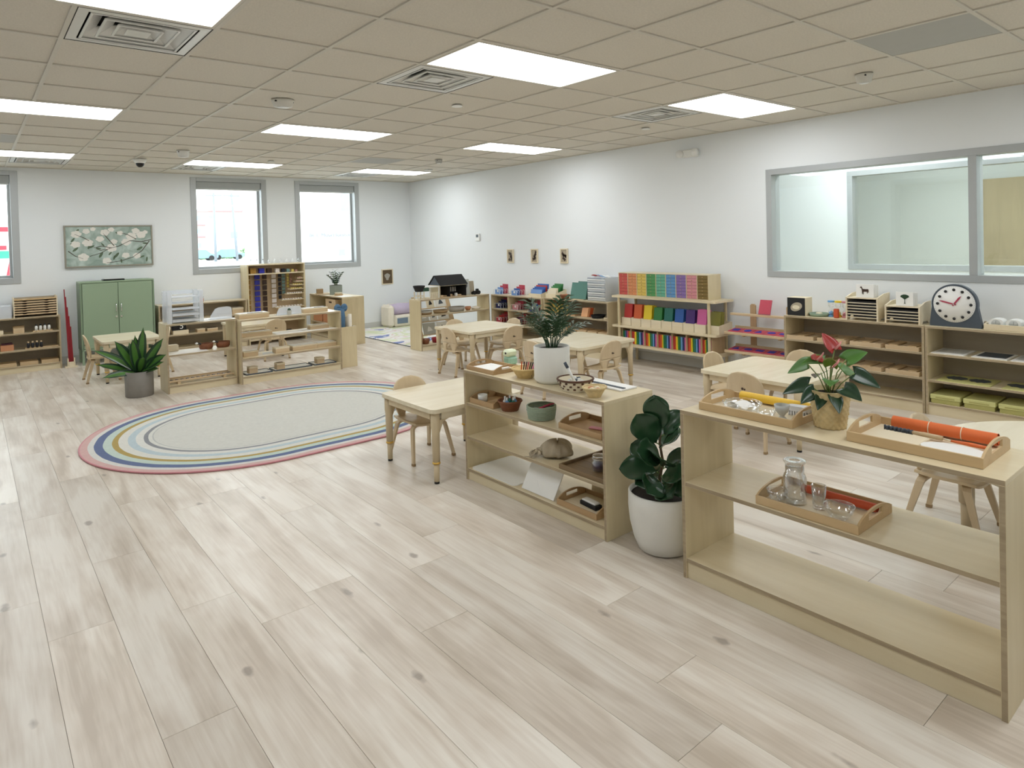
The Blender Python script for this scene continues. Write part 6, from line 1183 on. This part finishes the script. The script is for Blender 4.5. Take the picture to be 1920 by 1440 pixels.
# box at the end of shelf B with rolled things
t = thing('umbrella_box', 'tall open birch box at the end of the rug shelf', 'box', (2.515, 3.47, 0)); bw_, bd_, bh_ = .215, .30, .505
for y in (0, bd_-.015): MB().box(0, bw_, y, y+.015, 0, bh_, .001).build('wide_panel', 'birch_z', t)
for x in (0, bw_-.015): MB().box(x, x+.015, .0155, bd_-.0155, 0, bh_, .001).build('narrow_panel', 'birch_z', t)
MB().box(.0155, bw_-.0155, .0155, bd_-.0155, .02, .035, 0).build('floor_panel', 'birch_x', t)
t = thing('plush_animal', 'blue soft toy standing in the tall box', 'toy', (2.588, 3.60, .0355))
MB().lathe([(0, 0), (.042, .0), (.046, .2), (.05, .50), (.052, .60), (.042, .68), (0, .70)], 20).build('body', 'blue_fabric', t)
for s in (-1, 1): MB().sheet(lambda u, v, s=s: (s*.045+.045*math.cos(2*PI*u)*(1-.999*(1-math.sin(PI*v))), .015*math.cos(PI*v), .70+.05*math.sin(2*PI*u)*math.sin(PI*v)), 16, 6, .004).build('ear', 'blue_fabric', t)
for i, (x, y, h_, m_) in enumerate([(2.672, 3.53, .62, 'cream_fabric'), (2.685, 3.64, .58, 'linen'), (2.66, 3.71, .55, 'cream_fabric')]): MB().lathe([(0, 0), (.022, 0), (.024, h_), (.014, h_), (.013, h_-.05), (0, h_-.05)], 14).build('rolled_cloth', m_, None, (x, y, .0355), 0, ['cream cloth roll nearest in the tall box', 'beige cloth roll at the back of the tall box', 'short cream cloth roll in the tall box'][i], 'cloth', 'rolled cloths')

# ---- low shelf behind
z = .5005
t = thing('number_box', 'pale box with a black card showing the number five', 'box', RS.w(.19, .06, .2805)); MB().box(0, .21, 0, .13, 0, .055, .002).build('box_body', 'pale_wood', t)
cdk = MB().box(-.005, .19, .02, .026, .0555, .17, .001, T=RX(-.25)).build('number_card', 'black_matte', t); g = put('numeral', text_mesh('5', .12, .001, 'paper'), cdk, (.115, .0, .115)); g.rotation_euler = (PI/2-.25, 0, 0)
lidbox('small pale box on the low back shelf', RS, .52, .06, .2805, .11, .11, .05, False); lidbox('small box with brown beads on the low back shelf', RS, .66, .06, .2805, .15, .11, .045, True, 'wooden_box', 'bead_brown')
t = thing('tiny_plant', 'tiny plant in a terracotta pot on the back shelf', 'plant', RS.w(.62, .16, .7225)); MB().lathe([(0, 0), (.026, 0), (.032, .05), (.028, .05), (.025, .04), (0, .04)], 14).build('pot', 'terracotta', t)
for i in range(6): a = i*1.05; MB().sheet(lambda u, v, a=a: (math.cos(a)*.03*v+(u-.5)*.008*math.sin(a), math.sin(a)*.03*v-(u-.5)*.008*math.cos(a), .045+.03*v), 2, 4, .002).build('leaf', 'bead_brown', t)
lidbox('box of white papers at the bead cabinet end', RS, 1.03, .06, .5005, .17, .16, .10, True)
# ---- bead cabinet
BD = Frame((2.31, 6.30, 0), 0); t = thing('bead_cabinet', 'tall birch cabinet for coloured bead chains', 'cabinet', BD.p); Lb, Db, Hb = .925, .32, 1.255
for x in (0, Lb-.02): MB().box(x, x+.02, 0, Db, 0, Hb-.02, .001).build('side_panel', 'birch_z', t)
MB().box(0, Lb, 0, Db, Hb-.0195, Hb, .001).build('top_panel', 'birch_x', t); MB().box(.0205, Lb-.0205, Db-.01, Db, 0, Hb-.0205, 0).build('back_panel', 'beech', t); MB().box(.0205, Lb-.0205, .002, .20, 1.09, 1.108, .001).build('upper_shelf', 'birch_x', t); MB().box(.0205, Lb-.0205, .002, Db-.0105, .33, .348, .001).build('lower_shelf', 'birch_x', t); MB().box(.0205, Lb-.0205, .002, Db-.0105, .06, .078, .001).build('lower_shelf', 'birch_x', t)
LED = [(.80, 1.005), (.78, .955), (.72, .90), (.68, .835), (.62, .76), (.54, .665), (.44, .555)]
for x0, zz in LED: MB().box(x0, Lb-.0205, .02, .14, zz-.012, zz, .001).build('bead_ledge', 'birch_x', t)
cubes = [('bead_gold', .07, .085, 'gold'), ('bead_blue', .21, .08, 'blue'), ('bead_brown', .335, .072, 'brown'), ('bead_white', .465, .065, 'white'), ('bead_black', .565, .06, 'black'), ('bead_teal', .645, .052, 'teal'), ('bead_yellow', .725, .042, 'yellow'), ('bead_pink', .79, .034, 'pink')]
for c, x, s_, n_ in cubes: 
    o = thing('bead_cube', '%s bead cube on the bead cabinet shelf' % n_, 'bead cube', BD.w(x, .06, 1.1085), 0, 'bead cubes')
    for k in range(4): MB().box(0, s_, 0, s_, k*s_/4, (k+1)*s_/4-.001, .003).build('bead_layer', c, o)
cols_ = [('bead_gold', .04, .09, 9, .36, 'gold'), ('bead_blue', .195, .085, 8, .38, 'blue'), ('bead_brown', .32, .07, 8, .38, 'brown'), ('bead_white', .465, .075, 7, .52, 'white'), ('bead_black', .575, .05, 6, .66, 'black'), ('bead_teal', .635, .055, 6, .74, 'teal'), ('bead_yellow', .715, .04, 5, .84, 'yellow'), ('bead_pink', .775, .03, 4, .92, 'pink')]
for c, x, w_, n_, zb, lb in cols_:
    o = thing('bead_chain', 'hanging %s bead squares in the bead cabinet' % lb, 'bead chain', BD.w(x, .26, 1.085), 0, 'bead chains'); ph = (1.085-zb)/n_
    for k in range(n_): MB().box(0, w_, 0, .012, -(k+1)*ph+ph*.12, -k*ph-ph*.06, .004).build('bead_square', c, o)
    MB().tube([(w_/2, .02, -(1.085-zb)), (w_/2, .02, 0), (w_/2, .035, .002)], .003, 6).build('hook_rail', 'birch_z', o)
for k, (x0, zz) in enumerate(LED):
    n_ = 3+k; c = ['bead_pink', 'bead_pink', 'bead_yellow', 'bead_yellow', 'bead_white', 'bead_white', 'bead_white'][k]; o = thing('bead_bar', 'row of pale bead cubes on the %s ledge of the bead cabinet' % ['first', 'second', 'third', 'fourth', 'fifth', 'sixth', 'seventh'][k], 'beads', BD.w(x0+.015, .04, zz+.0005), 0, 'bead rows on ledges'); st_ = (Lb-.05-x0)/n_
    for j in range(n_): MB().box(j*st_, j*st_+st_*.7, 0, .03, 0, .016, .003).build('bead_cube_small', c, o)
for i in range(9): bottle('%s small clear glass bottle on the bead cabinet' % ['first', 'second', 'third', 'fourth', 'fifth', 'sixth', 'seventh', 'eighth', 'ninth'][i], BD.w(.10+i*.095, .12, Hb+.0005), .016, .075, 'clear_glass', 'clear_glass' if i > 2 else 'slate', 'clear bottles on the bead cabinet')
MB().cyl(0, 0, 0, .16, .05, n=20, T=RY(PI/2)).build('black_roller', 'black_matte', None, BD.w(.55, .12, .1285), 0, 'dark round weight on the lowest bead shelf', 'weight')
# ---- shelf near the corner
z = .7355
def at(x, y, zz=z): return (x, y, zz)
t = thing('zz_plant', 'glossy leaved plant in a square grey green pot', 'plant', (3.50, 5.72, z), .3); MB().prism(rrect(-.075, .075, -.075, .075, .02), 'z', 0, .15).build('pot', 'concrete_sage', t); MB().prism(rrect(-.065, .065, -.065, .065, .015), 'z', .1505, .154).build('soil', 'soil', t); rz_ = random.Random(9)
for i in range(7):
    a = i*.9; rr = .05+.05*rz_.random(); H = .14+.10*rz_.random(); P = [Vector((math.cos(a)*(.02+rr*q*q), math.sin(a)*(.02+rr*q*q), .15+H*q)) for q in [k/6 for k in range(7)]]; s_ = MB().tube([tuple(p) for p in P], .004, 6).build('stem', 'stem_green', t)
    for k in range(1, 7):
        for s in (-1, 1): p = P[k]; d = Vector((math.cos(a+s*1.2), math.sin(a+s*1.2), .5)).normalized(); e = d.cross(Vector((0, 0, 1))).normalized(); MB().sheet(lambda u, v, p=p, d=d, e=e: p+d*(.06*v)+e*((u-.5)*.034*math.sin(PI*min(1, v+.02))), 3, 6, .0015).build('leaf', 'leaf_dark', s_)
t = thing('wooden_tray_set', 'brown wooden block on a thin wooden tray', 'tray', (3.36, 6.02, z), -.3); MB().box(-.06, .14, -.12, .12, 0, .012, .002).build('tray_floor', 'beech', t); MB().box(-.05, .05, -.03, .07, .0125, .085, .003).build('wooden_block', 'tan_basket', t)
t = thing('wooden_disc_stack', 'two flat wooden bowls stacked near the plant', 'bowl', (3.44, 5.50, z)); MB().lathe([(0, 0), (.06, 0), (.075, .02), (0, .02)], 20).build('lower_bowl', 'tray_wood', t); MB().lathe([(0, .0205), (.05, .0205), (.06, .045), (0, .045)], 20).build('upper_bowl', 'pale_wood', t)
MB().prism([(-.09, -.13), (.09, -.12), (.08, .12), (-.1, .1)], 'z', 0, .004).build('white_board', 'paper', None, (3.43, 5.27, z), .05, 'white sheet on the front end of the corner shelf', 'paper')
t = thing('wooden_crate', 'pale crate with hand slot inside the corner shelf', 'crate', C2.w(.55, .03, .5205), C2.rz); MB().box(0, .36, 0, .26, 0, .16, .003).build('crate_body', 'beech', t); MB().box(.13, .23, -.0015, -.0003, .10, .125, 0).build('hand_slot', 'bead_brown', t)
for i in range(3): 
    t = thing('wooden_crate', ['left brown basket low in the corner shelf', 'middle brown basket low in the corner shelf', 'right brown basket low in the corner shelf'][i], 'crate', C2.w(.06+i*.38, .03, .3005), C2.rz, 'brown baskets in the corner shelf'); MB().box(0, .33, 0, .27, 0, .13, .006).build('woven_body', 'terracotta', t); MB().box(.02, .31, .02, .25, .1305, .15, .006).build('contents', 'pale_wood', t)
